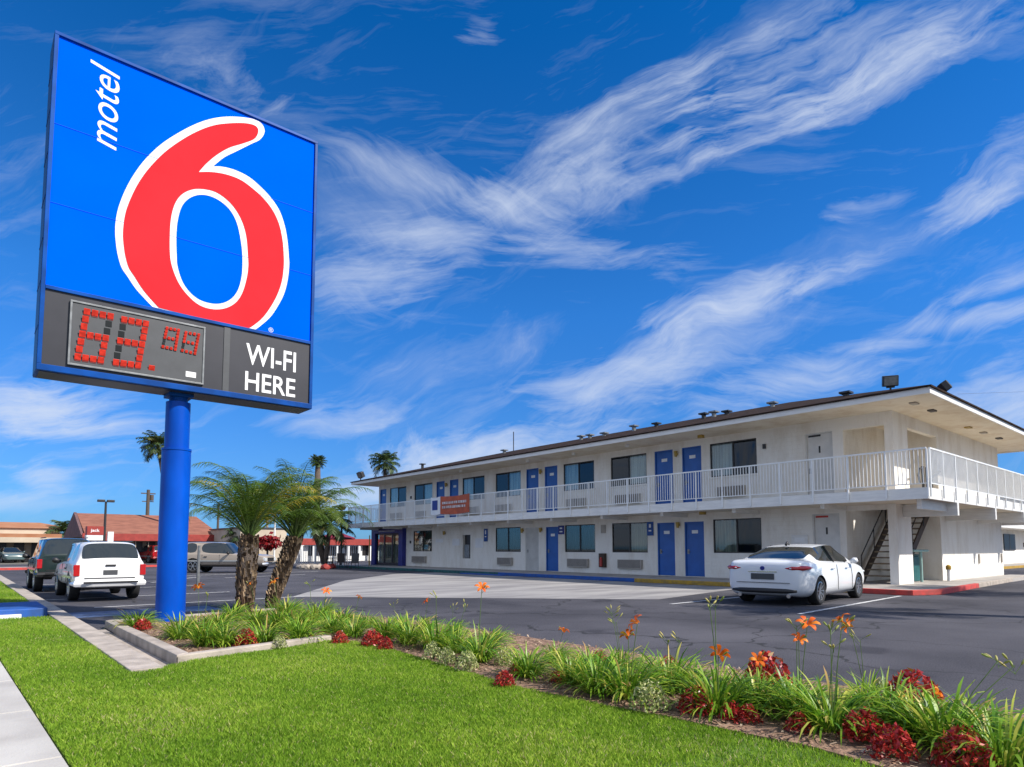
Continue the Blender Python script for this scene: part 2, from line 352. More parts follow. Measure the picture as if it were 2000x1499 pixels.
bed = [(2.1,8.2),(3.9,8.56),(4.15,8.1),(4.22,7.2),(4.06,5.6),(3.95,4.6),(4.0,3.74),(4.12,3.07),(4.14,2.5),(4.2,2.0),(4.1,1.4),(4.15,-.5),(4.3,-9),(6.25,-9),(6.25,9.4),(5.47,13.4),(2.1,12.9)]
tag(MB().prism(bed, 0, LZ+.0).build('flower_bed', M['mulch']), kind='structure')
# mulch chips
n = 16000; mx_ = rs.uniform(2.0,6.3,n); my_ = rs.uniform(-2,13.4,n); k = in_poly(mx_,my_,bed); mx_,my_ = mx_[k],my_[k]; n = len(mx_)
th = rs.uniform(0,2*pi,n); a = rs.uniform(.008,.03,n); b = rs.uniform(.004,.010,n); zz = LZ+rs.uniform(.001,.022,n); tl = rs.uniform(-.4,.4,n)
V = np.zeros((n,4,3))
for q,(sa,sb) in enumerate(((-1,-1),(1,-1),(1,1),(-1,1))):
    V[:,q] = np.stack([mx_+np.cos(th)*a*sa-np.sin(th)*b*sb, my_+np.sin(th)*a*sa+np.cos(th)*b*sb, zz+tl*a*sa+.004],1)
M['chip'] = leafmat('bark_chips', [(0,(.09,.05,.035)),(.6,(.28,.17,.11)),(1,(.50,.38,.26))], .9, 0)
tag(mesh_np('mulch_chips', V.reshape(-1,3), np.arange(n*4).reshape(n,4), M['chip'], rnd=np.repeat(rs.rand(n),4)), 'loose brown bark chips covering the flower bed', 'mulch', kind='stuff')

# blue painted bar across the lawn and blue patch on the asphalt beside it
bb = thing('painted_bar', 'blue painted concrete bar with a white end lying across the lawn strip', 'kerb')
b0 = gp(-60,1206,.2); MB().box(.5,1.40,15.1,17.1,.0,.24).build('bar', M['bluekerb'], bb, bevel=.02)
MB().box(.47,1.0,14.98,15.098,.0,.15).build('white_end', M['plate'], bb, bevel=.01)
tag(MB().box(1.76,4.6,15.2,16.5,.004,.006).build('blue_marking', M['bluepaint']), kind='structure')

# concrete apron in the lot
ap = MB(); poly = [(7.3,18.0),(12.6,25.6),(17.9,30.6),(20.85,31),(20.85,12.0),(14.3,10.75)]
tag(ap.prism(poly, .001, .006).build('concrete_apron', M['concrete']), kind='structure')
# painted lines
pl = MB()
def line(p, q, w=.1, z=.008): band([p, q], w, z, z+.002, pl)
line((13.3,6.45),(20.5,7.0)); line((13.3,9.62),(16.6,9.72)); line((2.5,17.6),(7.6,17.9)); line((1.9,21.0),(6.6,21.3)); line((2.2,25.5),(6.8,25.8)); line((2.2,30),(6.8,30.4))
line((9.5,31.5),(14.0,33.0),.12); line((7.5,35),(16.5,37),.12); line((6,29),(9,33.5),.1)
tag(pl.build('road_markings', M['paint']), kind='structure')
# wheel-stop like blue blocks by the kerb are built with the kerb below

# motel walkway and coloured kerbs
KX = 20.95
wk = MB().box(KX+.16,24.0,7.2,44.6,0,.15).box(24.0,28.4,6.95,11.2,0,.151).box(28.4,37.6,7.2,8.1,0,.149).prism([(21.1,7.2),(21.1,6.98),(22.2,6.65),(37.6,7.2),(24,7.2)],0,.148)
tag(wk.build('walkway', M['walk']), kind='structure')
def kerb(y0,y1,m): 
    tag(MB().box(KX,KX+.158,y0,y1,0,.152).build('kerb', m, bevel=.015), kind='structure')
kerb(8.55,16.9,M['yellow']); kerb(16.9,25.6,M['bluekerb']); kerb(25.6,44.6,M['green'])
rk = MB().box(KX,KX+.158,7.15,8.55,0,.153).prism([(KX,7.15),(KX+.1,6.85),(22.1,6.42),(27.0,6.72),(27.0,6.86),(22.2,6.62),(21.11,6.98),(21.11,7.15)],0,.153)
tag(rk.build('red_kerb', M['red'], bevel=.012), kind='structure')
tag(MB().prism([(27.0,6.72),(38,7.3),(38,7.44),(27.0,6.86)],0,.151).build('end_kerb', M['kerbcon'], bevel=.012), kind='structure')
tag(MB().box(37,46,3.5,3.7,0,.15).build('driveway_kerb', M['red'], bevel=.012), kind='structure')
tag(MB().box(20.8,20.948,18.6,21.4,0,.07).build('ramp_edge', M['bluekerb'], bevel=.02), kind='structure')
tag(MB().box(20.6,20.948,24.8,28.4,0,.06).build('ramp_flare', M['bluekerb'], bevel=.02), kind='structure')
# far side of the lot on the left
tag(MB().box(-30,5.6,52.0,52.2,0,.15).box(5.6,14,54,54.2,0,.15).build('far_kerb', M['red']), kind='structure')
tag(MB().box(-30,5.6,52.2,54.5,0,.14).build('far_pavement', M['walk']), kind='structure')
# ------------------------------------------------------------------ text and outlines
def text_mesh(body, size=1.0, bold=0, shear=0, align='CENTER', ext=.004, space=1.0):
    cu = bpy.data.curves.new('lettering', 'FONT'); cu.body = body; cu.size = size; cu.offset = bold; cu.shear = shear
    cu.align_x = align; cu.align_y = 'CENTER'; cu.extrude = ext; cu.space_character = space; cu.space_line = .9
    o = bpy.data.objects.new('lettering', cu); C.objects.link(o); bpy.context.view_layer.update()
    me = bpy.data.meshes.new_from_object(o.evaluated_get(bpy.context.evaluated_depsgraph_get()))
    bpy.data.objects.remove(o); bpy.data.curves.remove(cu); return me
def place_text(name, body, mt, parent, x0, x1, z0, z1, face, axis, **k):
    """lettering scaled to fill a rectangle; axis 'y': on a plane y=face seen from -y; axis 'x': on a plane x=face seen from -x"""
    me = text_mesh(body, **k); rot = k.get('rot', 0)
    co = np.zeros(len(me.vertices)*3); me.vertices.foreach_get('co', co); co = co.reshape(-1,3)
    return me, co
def lettering(name, body, mt, parent, lo, hi, z0, z1, face, axis='y', turn=False, **k):
    me = text_mesh(body, **k)
    co = np.zeros(len(me.vertices)*3); me.vertices.foreach_get('co', co); co = co.reshape(-1,3)
    a, b, d = co[:,0].copy(), co[:,1].copy(), co[:,2].copy()
    if turn: a, b = -b, a          # a quarter turn, reading upwards
    a = (a-a.min())/(a.max()-a.min()); b = (b-b.min())/(b.max()-b.min())
    if axis == 'y': out = np.stack([lo+a*(hi-lo), face-d, z0+b*(z1-z0)],1)
    else: out = np.stack([face-d, lo+a*(hi-lo), z0+b*(z1-z0)],1)
    me.vertices.foreach_set('co', out.ravel()); me.materials.clear(); me.materials.append(mt); me.update()
    bm = bmesh.new(); bm.from_mesh(me); bmesh.ops.recalc_face_normals(bm, faces=bm.faces); bm.to_mesh(me); bm.free()
    o = bpy.data.objects.new(name, me); C.objects.link(o); o.parent = parent; return o
def catmull(pts, corners=(), closed=True, sub=5):
    n = len(pts); out = []
    for i in range(n if closed else n-1):
        p1, p2 = pts[i], pts[(i+1)%n]
        p0 = pts[i-1] if not (i in corners) else p1
        p3 = pts[(i+2)%n] if not ((i+1)%n in corners) else p2
        for k in range(sub):
            t = k/sub
            out.append(tuple(.5*((2*p1[j])+(-p0[j]+p2[j])*t+(2*p0[j]-5*p1[j]+4*p2[j]-p3[j])*t*t+(-p0[j]+3*p1[j]-3*p2[j]+p3[j])*t**3) for j in (0,1)))
    return out
def outline_sheet(name, loops, y0, y1, mt, parent):
    cu = bpy.data.curves.new('outline', 'CURVE'); cu.dimensions = '2D'; cu.fill_mode = 'BOTH'; cu.extrude = abs(y1-y0)/2
    for lp in loops:
        s = cu.splines.new('POLY'); s.points.add(len(lp)-1); s.use_cyclic_u = True
        for i, (x, z) in enumerate(lp): s.points[i].co = (x, z, 0, 1)
    o = bpy.data.objects.new('outline', cu); C.objects.link(o); bpy.context.view_layer.update()
    me = bpy.data.meshes.new_from_object(o.evaluated_get(bpy.context.evaluated_depsgraph_get()))
    bpy.data.objects.remove(o); bpy.data.curves.remove(cu)
    for v in me.vertices: x, z, d = v.co; v.co = (x, (y0+y1)/2 - d, z)
    me.materials.clear(); me.materials.append(mt); me.update()
    bm = bmesh.new(); bm.from_mesh(me); bmesh.ops.recalc_face_normals(bm, faces=bm.faces); bm.to_mesh(me); bm.free()
    o = bpy.data.objects.new(name, me); C.objects.link(o); o.parent = parent; return o

# ------------------------------------------------------------------ the pylon sign
SX, SY = 2.93, 12.62
FY = 12.23                     # front face plane
sign = thing('pylon_sign', 'tall blue motel pylon sign with a big red 6 and a red dot price display', 'sign', (0,0,0))
t_w = .056; X0, X1, ZB, ZT, ZM = .83, 5.235, 4.10, 9.62, 5.455
DEP = .62
cab = MB().box(X0,X1,FY+.03,FY+DEP,ZB,ZT)
cabm = MB()
co = cab.build('cabinet', M['cabinet'], sign)
# side skin, underside, rim frame around the face
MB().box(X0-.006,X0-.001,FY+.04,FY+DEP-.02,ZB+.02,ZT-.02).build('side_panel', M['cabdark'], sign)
MB().box(X0+.04,X1-.04,FY+.05,FY+DEP-.04,ZB-.006,ZB-.001).build('underside_panel', M['under'], sign)
fr = MB(); t = .055
fr.box(X0-.004,X1+.004,FY-.03,FY+.03,ZT-t,ZT).box(X0-.004,X1+.004,FY-.03,FY+.03,ZB,ZB+.10)
fr.box(X0-.004,X0+t,FY-.028,FY+.03,ZB+.10,ZT-t).box(X1-t,X1+.004,FY-.028,FY+.03,ZB+.10,ZT-t).box(X0+t,X1-t,FY-.026,FY+.03,ZM-.06,ZM)
fr.build('face_frame', M['cabinet'], sign, bevel=.006)
for q in np.arange(ZB+.7, ZT, .7): MB().box(X0-.012,X0-.007,FY+.04,FY+DEP-.04,q,q+.02).build('seam', M['cabinet'], sign)
for q in (6.8, 8.1): MB().box(X0+t_w,X1-t_w,FY-.004,FY+.003,q,q+.004).build('face_seam', M['seamlight'], sign)
FP = FY+.004
face = MB().box(X0+t,X1-t,FP,FP+.02,ZM,ZT-t).build('blue_face', M['signblue'], sign)
sm = MB()
for px in ():
    pass
def S(zx, zy, second=False):
    px, py = zx/2.856, zy/2.856 + (500 if second else 0); return onY(px, py, FP)
def path(l): return [S(*p[:2], second=len(p) > 2) for p in l]
T2 = True
wo = [(1475,740),(1465,700),(1430,672),(1370,658),(1280,652),(1190,662),(1100,690),(1000,740),(900,805),(810,890),(740,985),(690,1080),(655,1180),(642,1280),(649,1380),(663,1450),(680,1499),(710,115,T2),(755,182,T2),(805,238,T2),(850,285,T2),
      (1410,425,T2),(1500,350,T2),(1550,280,T2),(1585,210,T2),(1605,130,T2),(1613,50,T2),(1610,1428),(1605,1360),(1590,1270),(1560,1180),(1515,1110),(1460,1050),(1390,990),(1310,950),(1240,932),(1188,930),(1250,880),(1320,845),(1400,805),(1450,780)]
ro = [(1440,735),(1425,705),(1370,690),(1280,690),(1190,702),(1100,735),(1010,785),(920,850),(840,930),(780,1010),(735,1095),(700,1190),(686,1300),(693,1395),(705,1455),(720,1499),(752,120,T2),(790,180,T2),(830,230,T2),(885,290,T2),
      (1375,415,T2),(1450,360,T2),(1500,300,T2),(1545,220,T2),(1572,140,T2),(1582,60,T2),(1582,1428),(1575,1340),(1555,1250),(1520,1175),(1470,1110),(1410,1055),(1340,1005),(1260,975),(1180,962),(1108,962),(1150,915),(1210,865),(1280,825),(1360,800),(1420,775)]
wh = [(1120,1055),(1060,1062),(1010,1090),(975,1140),(955,1210),(947,1300),(948,1428),(965,80,T2),(1000,160,T2),(1050,225,T2),(1110,275,T2),(1180,298,T2),(1250,295,T2),(1310,265,T2),(1350,210,T2),(1375,130,T2),(1385,60,T2),(1383,1428),(1375,1330),(1355,1250),(1320,1180),(1270,1120),(1200,1072)]
bh = [(1120,1088),(1070,1100),(1030,1130),(1005,1175),(988,1250),(983,1330),(985,1428),(990,60,T2),(1015,140,T2),(1055,200,T2),(1110,245,T2),(1180,267,T2),(1240,265,T2),(1290,240,T2),(1325,195,T2),(1345,130,T2),(1352,60,T2),(1350,1400),(1335,1300),(1315,1230),(1280,1170),(1230,1125),(1175,1097)]
def clampz(lp): return [(x, max(z, ZM+.002)) for x, z in lp]
outline_sheet('white_outline', [clampz(catmull(path(wo), (20,21,36))), catmull(path(bh))], FP-.001, FP-.005, M['signwhite'], sign)
outline_sheet('red_numeral', [clampz(catmull(path(ro), (19,20,35))), catmull(path(wh))], FP-.006, FP-.011, M['signred'], sign)
# lettering: the small word turned upwards
xa, _ = onY(182,200,FP); xb, _ = onY(233,200,FP)
zt = onY(206,128,FP)[1]; zb = onY(206,288,FP)[1]
xL = onY(176,140,FP)[0]; xR = onY(234,160,FP)[0]
lettering('lettering', 'motel', M['signwhite'], sign, xL, xR, zb, zt, FP-.001, turn=True, shear=.25, bold=.0)
r0 = onY(529,645,FP); lettering('trade_mark', '\u00ae', M['signwhite'], sign, r0[0]-.045, r0[0]+.045, r0[1]-.045, r0[1]+.045, FP-.001)
# lower charcoal panel
MB().box(X0+t,X1-t,FP,FP+.02,ZB+.10,ZM-.06).build('charcoal_panel', M['signdark'], sign)
d0 = onY(436,700,FP)[0]; d1 = onY(448,700,FP)[0]
MB().box(d0,d1,FP-.012,FP-.001,ZB+.10,ZM-.06).build('divider', M['display'], sign)
def rect(pa, pb):
    a = onY(*pa, FP); b = onY(*pb, FP); return min(a[0],b[0]), max(a[0],b[0]), min(a[1],b[1]), max(a[1],b[1])
wz = [onY(480,668,FP), onY(480,711,FP), onY(578,730,FP), onY(478,728,FP), onY(478,762,FP), onY(577,774,FP)]
xw0, xw1 = onY(480,700,FP)[0], onY(578,700,FP)[0]
zc = (ZB+.10+ZM-.06)/2
lettering('wifi_lettering', 'WI-FI', M['signwhite'], sign, xw0, xw1, onY(480,711,FP)[1], onY(480,670,FP)[1], FP-.001, bold=.012)
lettering('here_lettering', 'HERE', M['signwhite'], sign, xw0, xw1, onY(480,762,FP)[1], onY(480,725,FP)[1], FP-.001, bold=.012)
# display
def Z8(x, y): return onY(130+x/6.897, 570+y/6.897, FP)
xd0 = Z8(80,130)[0]; xd1 = Z8(1830,800)[0]; zd1 = (Z8(80,130)[1]+Z8(1845,520)[1])/2; zd0 = (Z8(35,960)[1]+Z8(1810,1240)[1])/2
zd0 = max(zd0, ZB+.13)
dsp = MB().box(xd0,xd1,FP-.03,FP-.001,zd0,zd1).build('price_display', M['display'], sign)
w = .03
MB().box(xd0-w,xd1+w,FP-.045,FP-.001,zd1,zd1+w).box(xd0-w,xd1+w,FP-.045,FP-.001,zd0-w,zd0).box(xd0-w,xd0,FP-.044,FP-.001,zd0,zd1).box(xd1,xd1+w,FP-.044,FP-.001,zd0,zd1).build('display_frame', M['alu'], dsp, bevel=.004)
DIG = {'6':["1111","1000","1000","1111","1001","1001","1111"], '3':["1111","0001","0001","1111","0001","0001","1111"], '9':["1111","1001","1001","1111","0001","0001","1111"]}
FULL = ["1111","1001","1001","1111","1001","1001","1111"]
def digit(ch, tl, tr, bl, br, sz):
    on, off, shd = MB(), MB(), MB()
    tl, tr, bl, br = Z8(*tl), Z8(*tr), Z8(*bl), Z8(*br)
    for r in range(7):
        for c in range(4):
            if FULL[r][c] != '1': continue
            u, v = c/3, r/6
            x = (tl[0]*(1-u)+tr[0]*u)*(1-v)+(bl[0]*(1-u)+br[0]*u)*v; z = (tl[1]*(1-u)+tr[1]*u)*(1-v)+(bl[1]*(1-u)+br[1]*u)*v
            lit = DIG[ch][r][c] == '1'
            if lit:
                on.obox((x,FP-.045-sz*.15,z), (sz,0,0), (0,-sz*.30,sz*.98), (0,.003,.003))
                shd.box(x-sz*.95,x+sz*.95,FP-.036,FP-.032,z-sz*1.5,z+sz*.4)
            else: off.box(x-sz,x+sz,FP-.036,FP-.031,z-sz*1.2,z+sz)
    on.build('lettering', M['dotred'], dsp); off.build('lettering', M['dotoff'], dsp); shd.build('lettering', M['dotshade'], dsp)
digit('6', (270,280),(585,340),(145,885),(455,930),.044)
digit('3', (770,385),(1060,440),(660,960),(955,1000),.044)
digit('9', (1345,500),(1500,530),(1290,750),(1455,785),.021)
digit('9', (1600,560),(1770,590),(1550,800),(1720,840),.021)
q = Z8(1140,1035); MB().obox((q[0],FP-.045,q[1]),(.045,0,0),(0,-.017,.038),(0,.003,.003)).build('display_point', M['dotred'], dsp)
a = Z8(1600,1075); b = Z8(1735,1170); MB().box(a[0],b[0],FP-.034,FP-.031,b[1],a[1]).build('maker_sticker', M['plate'], dsp)
# pole
ph = 3.09
pl_ = MB().tube([(SX,SY,.02),(SX,SY,ph-.02),(SX,SY,ph)], [.238,.236,.215], 40).build('pole', M['poleblue'], sign, smooth=False)
MB().tube([(SX,SY,ph),(SX,SY,3.95)], [.200,.200], 40).build('upper_pole', M['poleblue'], sign)
MB().tube([(SX,SY,3.93),(SX,SY,ZB-.008)], [.15,.15], 24).box(SX-.2,SX+.2,SY-.2,SY+.2,ZB-.06,ZB-.007).build('pole_cap', M['cabinet'], sign)
MB().tube([(SX,SY,ph-.01),(SX,SY,ph+.03)], [.243,.243], 40).build('pole_collar', M['poleblue'], sign)
for o in sign.children:
    if 'pole' in o.name: o.data.polygons.foreach_set('use_smooth', [True]*len(o.data.polygons)); 
for o in list(sign.children):
    if 'pole' in o.name:
        e = o.modifiers.new('edges', 'EDGE_SPLIT'); e.split_angle = radians(40)
# ------------------------------------------------------------------ the motel
WXP = 24.0                     # front wall plane
UE, UL = 8.2, 43.4             # end corner, far end
DZ0, DZ1 = 2.86, 3.17          # deck
RZ0, RZ1 = 6.04, 6.19          # eave
EX = 36.9                      # back wall
motel = thing('motel_building', 'long two storey white motel with blue doors, outside walkways and a brown hipped roof', 'building', (0,0,0))
def fx(pa, pb=None): return onX(pa, 1000, WXP)[0]
def zf(px, py): return onX(px, py, WXP)[1]
# openings measured on the front: (kind, x left, x right, y top, y bottom[, which half is light])
UW = [(761,793,951,988,'L'),(809,844,945,982,'R'),(903,946,933,974,'L'),(968,1017,922,966,'R'),(1101,1161,901,955,'L0'),(1194,1264,888,945,'R'),(1389,1481,861,928,'L')]
LW = [(808,844,1037,1078,'P'),(968,1017,1031,1079,'P2'),(1103,1162,1026,1078,'P0'),(1195,1264,1022,1079,'T'),(1392,1486,1012,1079,'T2')]
UD = [(742,754),(852,868),(878,895),(1028,1052),(1064,1089),(1280,1316),(1334,1372)]
LD = [(1066,1090),(1283,1317),(1336,1374)]
rng = random.Random(5)
DTU, DTL = 5.62, 2.50
wins = []; 
for (a,b,t_,b_,k) in UW: wins.append((fx(b), fx(a), 4.33, 5.74, k))
for (a,b,t_,b_,k) in LW: wins.append((fx(b), fx(a), 1.17, 2.56, k))
doors = [(fx(b), fx(a), DZ1, DTU+.12, 'b') for a,b in UD] + [(fx(b), fx(a), .17, DTL, 'b') for a,b in LD]
doors += [(fx(1631), fx(1577), DZ1, 5.62, 'w'), (fx(1639), fx(1586), .17, 2.62, 'w'), (fx(1052), fx(1026), .17, 2.50, 'v')]
nic = (fx(919), fx(904), .75, 2.2)
offi = (fx(788), fx(739), .17, 2.6)
OPU = (fx(1740), fx(1657))      # stairwell opening: 8.46 .. 9.9 (+)
OPY0, OPY1 = 8.47, 10.45
OPY1 = fx(1652)
ops = [(w[0],w[1],w[2],w[3]) for w in wins] + [(d[0],d[1],d[2],d[3]) for d in doors] + [nic, offi]
def wall_x(x0, x1, y0, y1, z0, z1, holes, mb):
    ys = sorted(set([y0,y1] + [v for h in holes for v in h[:2] if y0 < v < y1]))
    for a, b in zip(ys, ys[1:]):
        zs = sorted([(h[2],h[3]) for h in holes if h[0] <= a+1e-6 and h[1] >= b-1e-6]); z = z0
        for c, d in zs:
            if c > z: mb.box(x0,x1,a,b,z,c)
            z = max(z, d)
        if z < z1: mb.box(x0,x1,a,b,z,z1)
wl = MB()
wall_x(WXP, WXP+.22, OPY1, UL, .0, RZ0, ops, wl)
wl.build('front_wall', M['wall'], motel)
ew = MB().box(28.4, EX, UE, UE+.2, .0, RZ0).box(EX-.2,EX,UE+.2,UL,0,RZ0).box(WXP+.22,EX-.2,UL-.2,UL,0,RZ0).box(WXP+.22,28.4,OPY1,OPY1+.18,0,RZ0).box(28.4,28.58,UE+.2,OPY1+.18,0,RZ0)
ew.build('end_wall', M['wall'], motel)
# end-wall joints and brackets seen at the bottom of the sunlit band
dt = MB()
for xx in (33.0, 36.5): dt.box(xx,xx+.12,UE-.05,UE-.001,.72,1.12)
dt.build('downpipe_stub', M['ac'], motel)
MB().box(WXP+.12, 25.35, UE, OPY0, 0, RZ0).box(WXP,WXP+.119,UE,OPY0,0,RZ0).build('corner_post', M['stucco'], motel)
# beams round the stairwell
MB().box(WXP+.001,WXP+.22,OPY0,OPY1,RZ0-.45,RZ0).box(25.35,28.4,UE+.001,UE+.2,RZ0-.42,RZ0).build('upper_beam', M['stucco'], motel)
MB().box(WXP+.001,WXP+.22,OPY0,OPY1,DZ0-.18,DZ0).box(25.35,28.4,UE+.001,UE+.2,DZ0-.18,DZ0).build('lower_beam', M['stucco'], motel)
# decks
dk = MB().box(22.0,WXP,6.66,44.35,DZ0,DZ1).box(WXP,EX+1.9,6.66,UE,DZ0,DZ1).box(EX,EX+1.9,UE,UL,DZ0,DZ1).box(WXP,28.4,UE,UE+.5,DZ0,DZ1).box(25.2,28.4,UE+.5,OPY1,DZ0,DZ1).box(WXP,EX,UL,44.35,DZ0,DZ1)
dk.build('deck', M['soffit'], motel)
fd = MB().box(21.96,21.998,6.62,44.35,DZ0-.02,DZ1+.01).box(22.0,EX+1.9,6.62,6.658,DZ0-.02,DZ1+.01)
fd.build('deck_fascia', M['fascia'], motel)
for yy in np.arange(9.8, 44, 3.3): MB().box(22.25,WXP-.002,yy,yy+.14,DZ0-.16,DZ0-.001).build('deck_joist', M['fascia'], motel)
for xx in (24.6, 29.0, 33.2, 36.9): MB().box(xx,xx+.16,6.60,UE-.002,DZ0-.44,DZ0-.021).build('deck_joist', M['fascia'], motel)
MB().box(22.3,24.6,6.9,7.04,DZ0-.3,DZ0-.001).build('deck_joist', M['fascia'], motel)
# roof
RX0, RX1, RY0, RY1 = 21.98, EX+2.0, 6.45, 43.9
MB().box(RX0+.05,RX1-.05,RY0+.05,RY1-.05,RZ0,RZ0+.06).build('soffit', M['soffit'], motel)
MB().box(RX0,RX0+.049,RY0,RY1,RZ0-.03,RZ1).box(RX1-.049,RX1,RY0,RY1,RZ0-.03,RZ1).box(RX0+.049,RX1-.049,RY0,RY0+.049,RZ0-.03,RZ1).box(RX0+.049,RX1-.049,RY1-.049,RY1,RZ0-.03,RZ1).build('roof_fascia', M['fascia'], motel)
hx = (RX1-RX0)/2; pitch = .262; rz = RZ1+.02+hx*pitch
e = .06; A=[(RX0-e,RY0-e,RZ1),(RX1+e,RY0-e,RZ1),(RX1+e,RY1+e,RZ1),(RX0-e,RY1+e,RZ1)]
B=[(x,y,RZ1+.05) for x,y,_ in A]; R=[(RX0+hx,RY0+hx,rz),(RX0+hx,RY1-hx,rz)]
rf = MB().add(A+B+R, [(0,3,2,1),(0,1,5,4),(1,2,6,5),(2,3,7,6),(3,0,4,7),(4,5,8),(5,6,9,8),(6,7,9),(7,4,8,9)])
roof = rf.build('roof', M['roof'], motel)
def roofz(x): return RZ1+.05+(x-RX0)*pitch
# roof vents, seen over the front slope
for px, h in ((826,.5),(985,.35),(1135,.4),(1152,.35),(1180,.25),(1238,.5),(1282,.3),(1375,.45),(1395,.45),(1420,.25),(1510,.3),(1655,.2)):
    x = RX0+5.6; y = onX(px, 830, x)[0]; z = roofz(x)
    if y < 12: x = RX0+max(1.0,(y-RY0)*.6); y = onX(px,830,x)[0]; z = roofz(x)
    h *= .42; v = MB().tube([(x,y,z-.1),(x,y,z+h)], .11, 8).box(x-.19,x+.19,y-.19,y+.19,z+h,z+h+.07)
    v.build('roof_vent', M['darkmetal'] if rng.random() < .7 else M['alu'], roof)
MB().tube([(RX0+5.6,onX(1003,830,RX0+5.6)[0],roofz(RX0+5.6)-.1),(RX0+5.6,onX(1003,830,RX0+5.6)[0],roofz(RX0+5.6)+1.3)], .03, 6).build('vent_pipe', M['darkmetal'], roof)
# windows
for (y0,y1,z0,z1,k) in wins:
    f = MB(); t = .045; xa, xb = WXP+.03, WXP+.10
    f.box(xa,xb,y0,y1,z1-t,z1).box(xa,xb,y0,y1,z0,z0+t).box(xa,xb,y0,y0+t,z0+t,z1-t).box(xa,xb,y1-t,y1,z0+t,z1-t)
    ym = (y0+y1)/2; f.box(xa-.005,xb,ym-.03,ym+.03,z0+t,z1-t)
    wn = f.build('window', M['frame'], motel)
    if z0 > 3: MB().box(WXP-.05,WXP-.002,y0-.05,y1+.05,z0-.07,z0-.002).build('sill', M['stucco'], wn)
    # left half as seen = larger y
    dark_left = 'R' in k
    for side, (a, b) in (('l', (ym+.03, y1-t)), ('r', (y0+t, ym-.03))):
        dark = (side == 'l') == dark_left if k[0] in 'LR' else (side == 'r' if k[0] == 'T' else False)
        if k == 'T': dark = side == 'l'
        MB().box(WXP+.055,WXP+.062,a,b,z0+t,z1-t).build('pane', M['screen'] if dark else M['pane'], wn)
        cm = M['drape'] if dark else (M['tan_drape'] if k[0] == 'T' else (M['navy'] if False else M['sheer']))  # dark half: a dark sheet painted as room gloom, not cloth
        if k[0] == 'P': cm = M['frame']  # near-black sheet for the dark room here too
        cu = MB(); nn = 26; vs = []
        for i in range(nn+1):
            yy = a-.03+(b-a+.06)*i/nn; xx = WXP+.17+.025*sin(i*1.3+z0)
            vs += [(xx,yy,z0-.05),(xx,yy,z1+.05)]
        cu.add(vs, [(2*i,2*i+2,2*i+3,2*i+1) for i in range(nn)])
        cu.build('curtain', cm, wn, smooth=True)
# lower windows: the dark sheet above stands for the room behind
# doors
for (y0,y1,z0,z1,k) in doors:
    m_ = {'b':M['doorblue'],'w':M['doorwhite'],'v':M['doorwhite']}[k]
    d = MB().box(WXP+.07,WXP+.12,y0+.05,y1-.05,z0+.01,z1-.05)
    if k == 'v':
        for q in np.arange(y0+.09, y1-.08, .09): d.box(WXP+.045,WXP+.0699,q,q+.05,z0+.06,z1-.1)
    dr = d.build('door', m_, motel, bevel=.004)
    MB().box(WXP+.02,WXP+.12,y0,y0+.048,z0,z1).box(WXP+.02,WXP+.12,y1-.048,y1,z0,z1).box(WXP+.02,WXP+.12,y0+.048,y1-.048,z1-.048,z1).build('door_frame', M['doorblue'] if k == 'b' else M['doorwhite'], dr)
    yc = (y0+y1)/2; hz = z0+1.05
    MB().tube([(WXP+.07,y1-.14,hz),(WXP+.02,y1-.14,hz)], .028, 8).tube([(WXP+.02,y1-.14,hz),(WXP+.02,y1-.26,hz)], .014, 6).box(WXP+.06,WXP+.069,y1-.19,y1-.09,hz-.1,hz+.1).build('handle', M['alu'], dr)
    if k == 'b': MB().box(WXP+.06,WXP+.069,yc-.15,yc+.15,z1-.50,z1-.36).build('number_plate', M['plate'], dr)
    if k == 'w':
        MB().box(WXP+.06,WXP+.069,y1-.55,y1-.1,z1-.14,z1-.07).build('notice', M['red'] if z0 < 1 else M['frame'], dr)
        MB().box(WXP+.055,WXP+.069,yc-.03,yc+.03,z1-.75,z1-.50).build('peephole_sign', M['frame'], dr)
# wall lights between door pairs
for px, z in ((873,5.45),(1058,5.5),(1325,5.5),(1058,2.35),(1326,2.38),(870,2.35),(1022,2.35)):
    y = fx(px); l = MB().tube([(WXP-.001,y,z),(WXP-.16,y,z)], .05, 8).tube([(WXP-.12,y,z-.13),(WXP-.12,y,z+.12)], [.05,.09], 10)
    l.build('wall_light', M['brass'], motel)
for px, z in ((803,4.9),(1497,5.35),(1500,1.3),(803,1.8)):
    y = fx(px); MB().box(WXP-.06,WXP-.001,y-.06,y+.06,z-.09,z+.09).build('wall_box', M['darkmetal'], motel)
# air conditioners
AC = [(812,832,0),(968,1000,0),(1109,1146,0),(1204,1252,0),(1404,1458,0),(808,834,1),(974,1002,1),(1110,1150,1),(1208,1254,1),(765,785,0),(905,935,0)]
for a, b, low in AC:
    y0, y1 = fx(b), fx(a); z0 = .42 if low else DZ1+.30; z1 = z0+.42
    k = MB().box(WXP-.14,WXP-.002,y0,y1,z0,z1).build('air_conditioner', M['ac'], motel, bevel=.01)
    s = MB()
    for q in np.arange(z0+.06, z1-.05, .05): s.box(WXP-.147,WXP-.1401,y0+.05,y1-.05,q,q+.022)
    s.build('grille', M['acdark'], k)
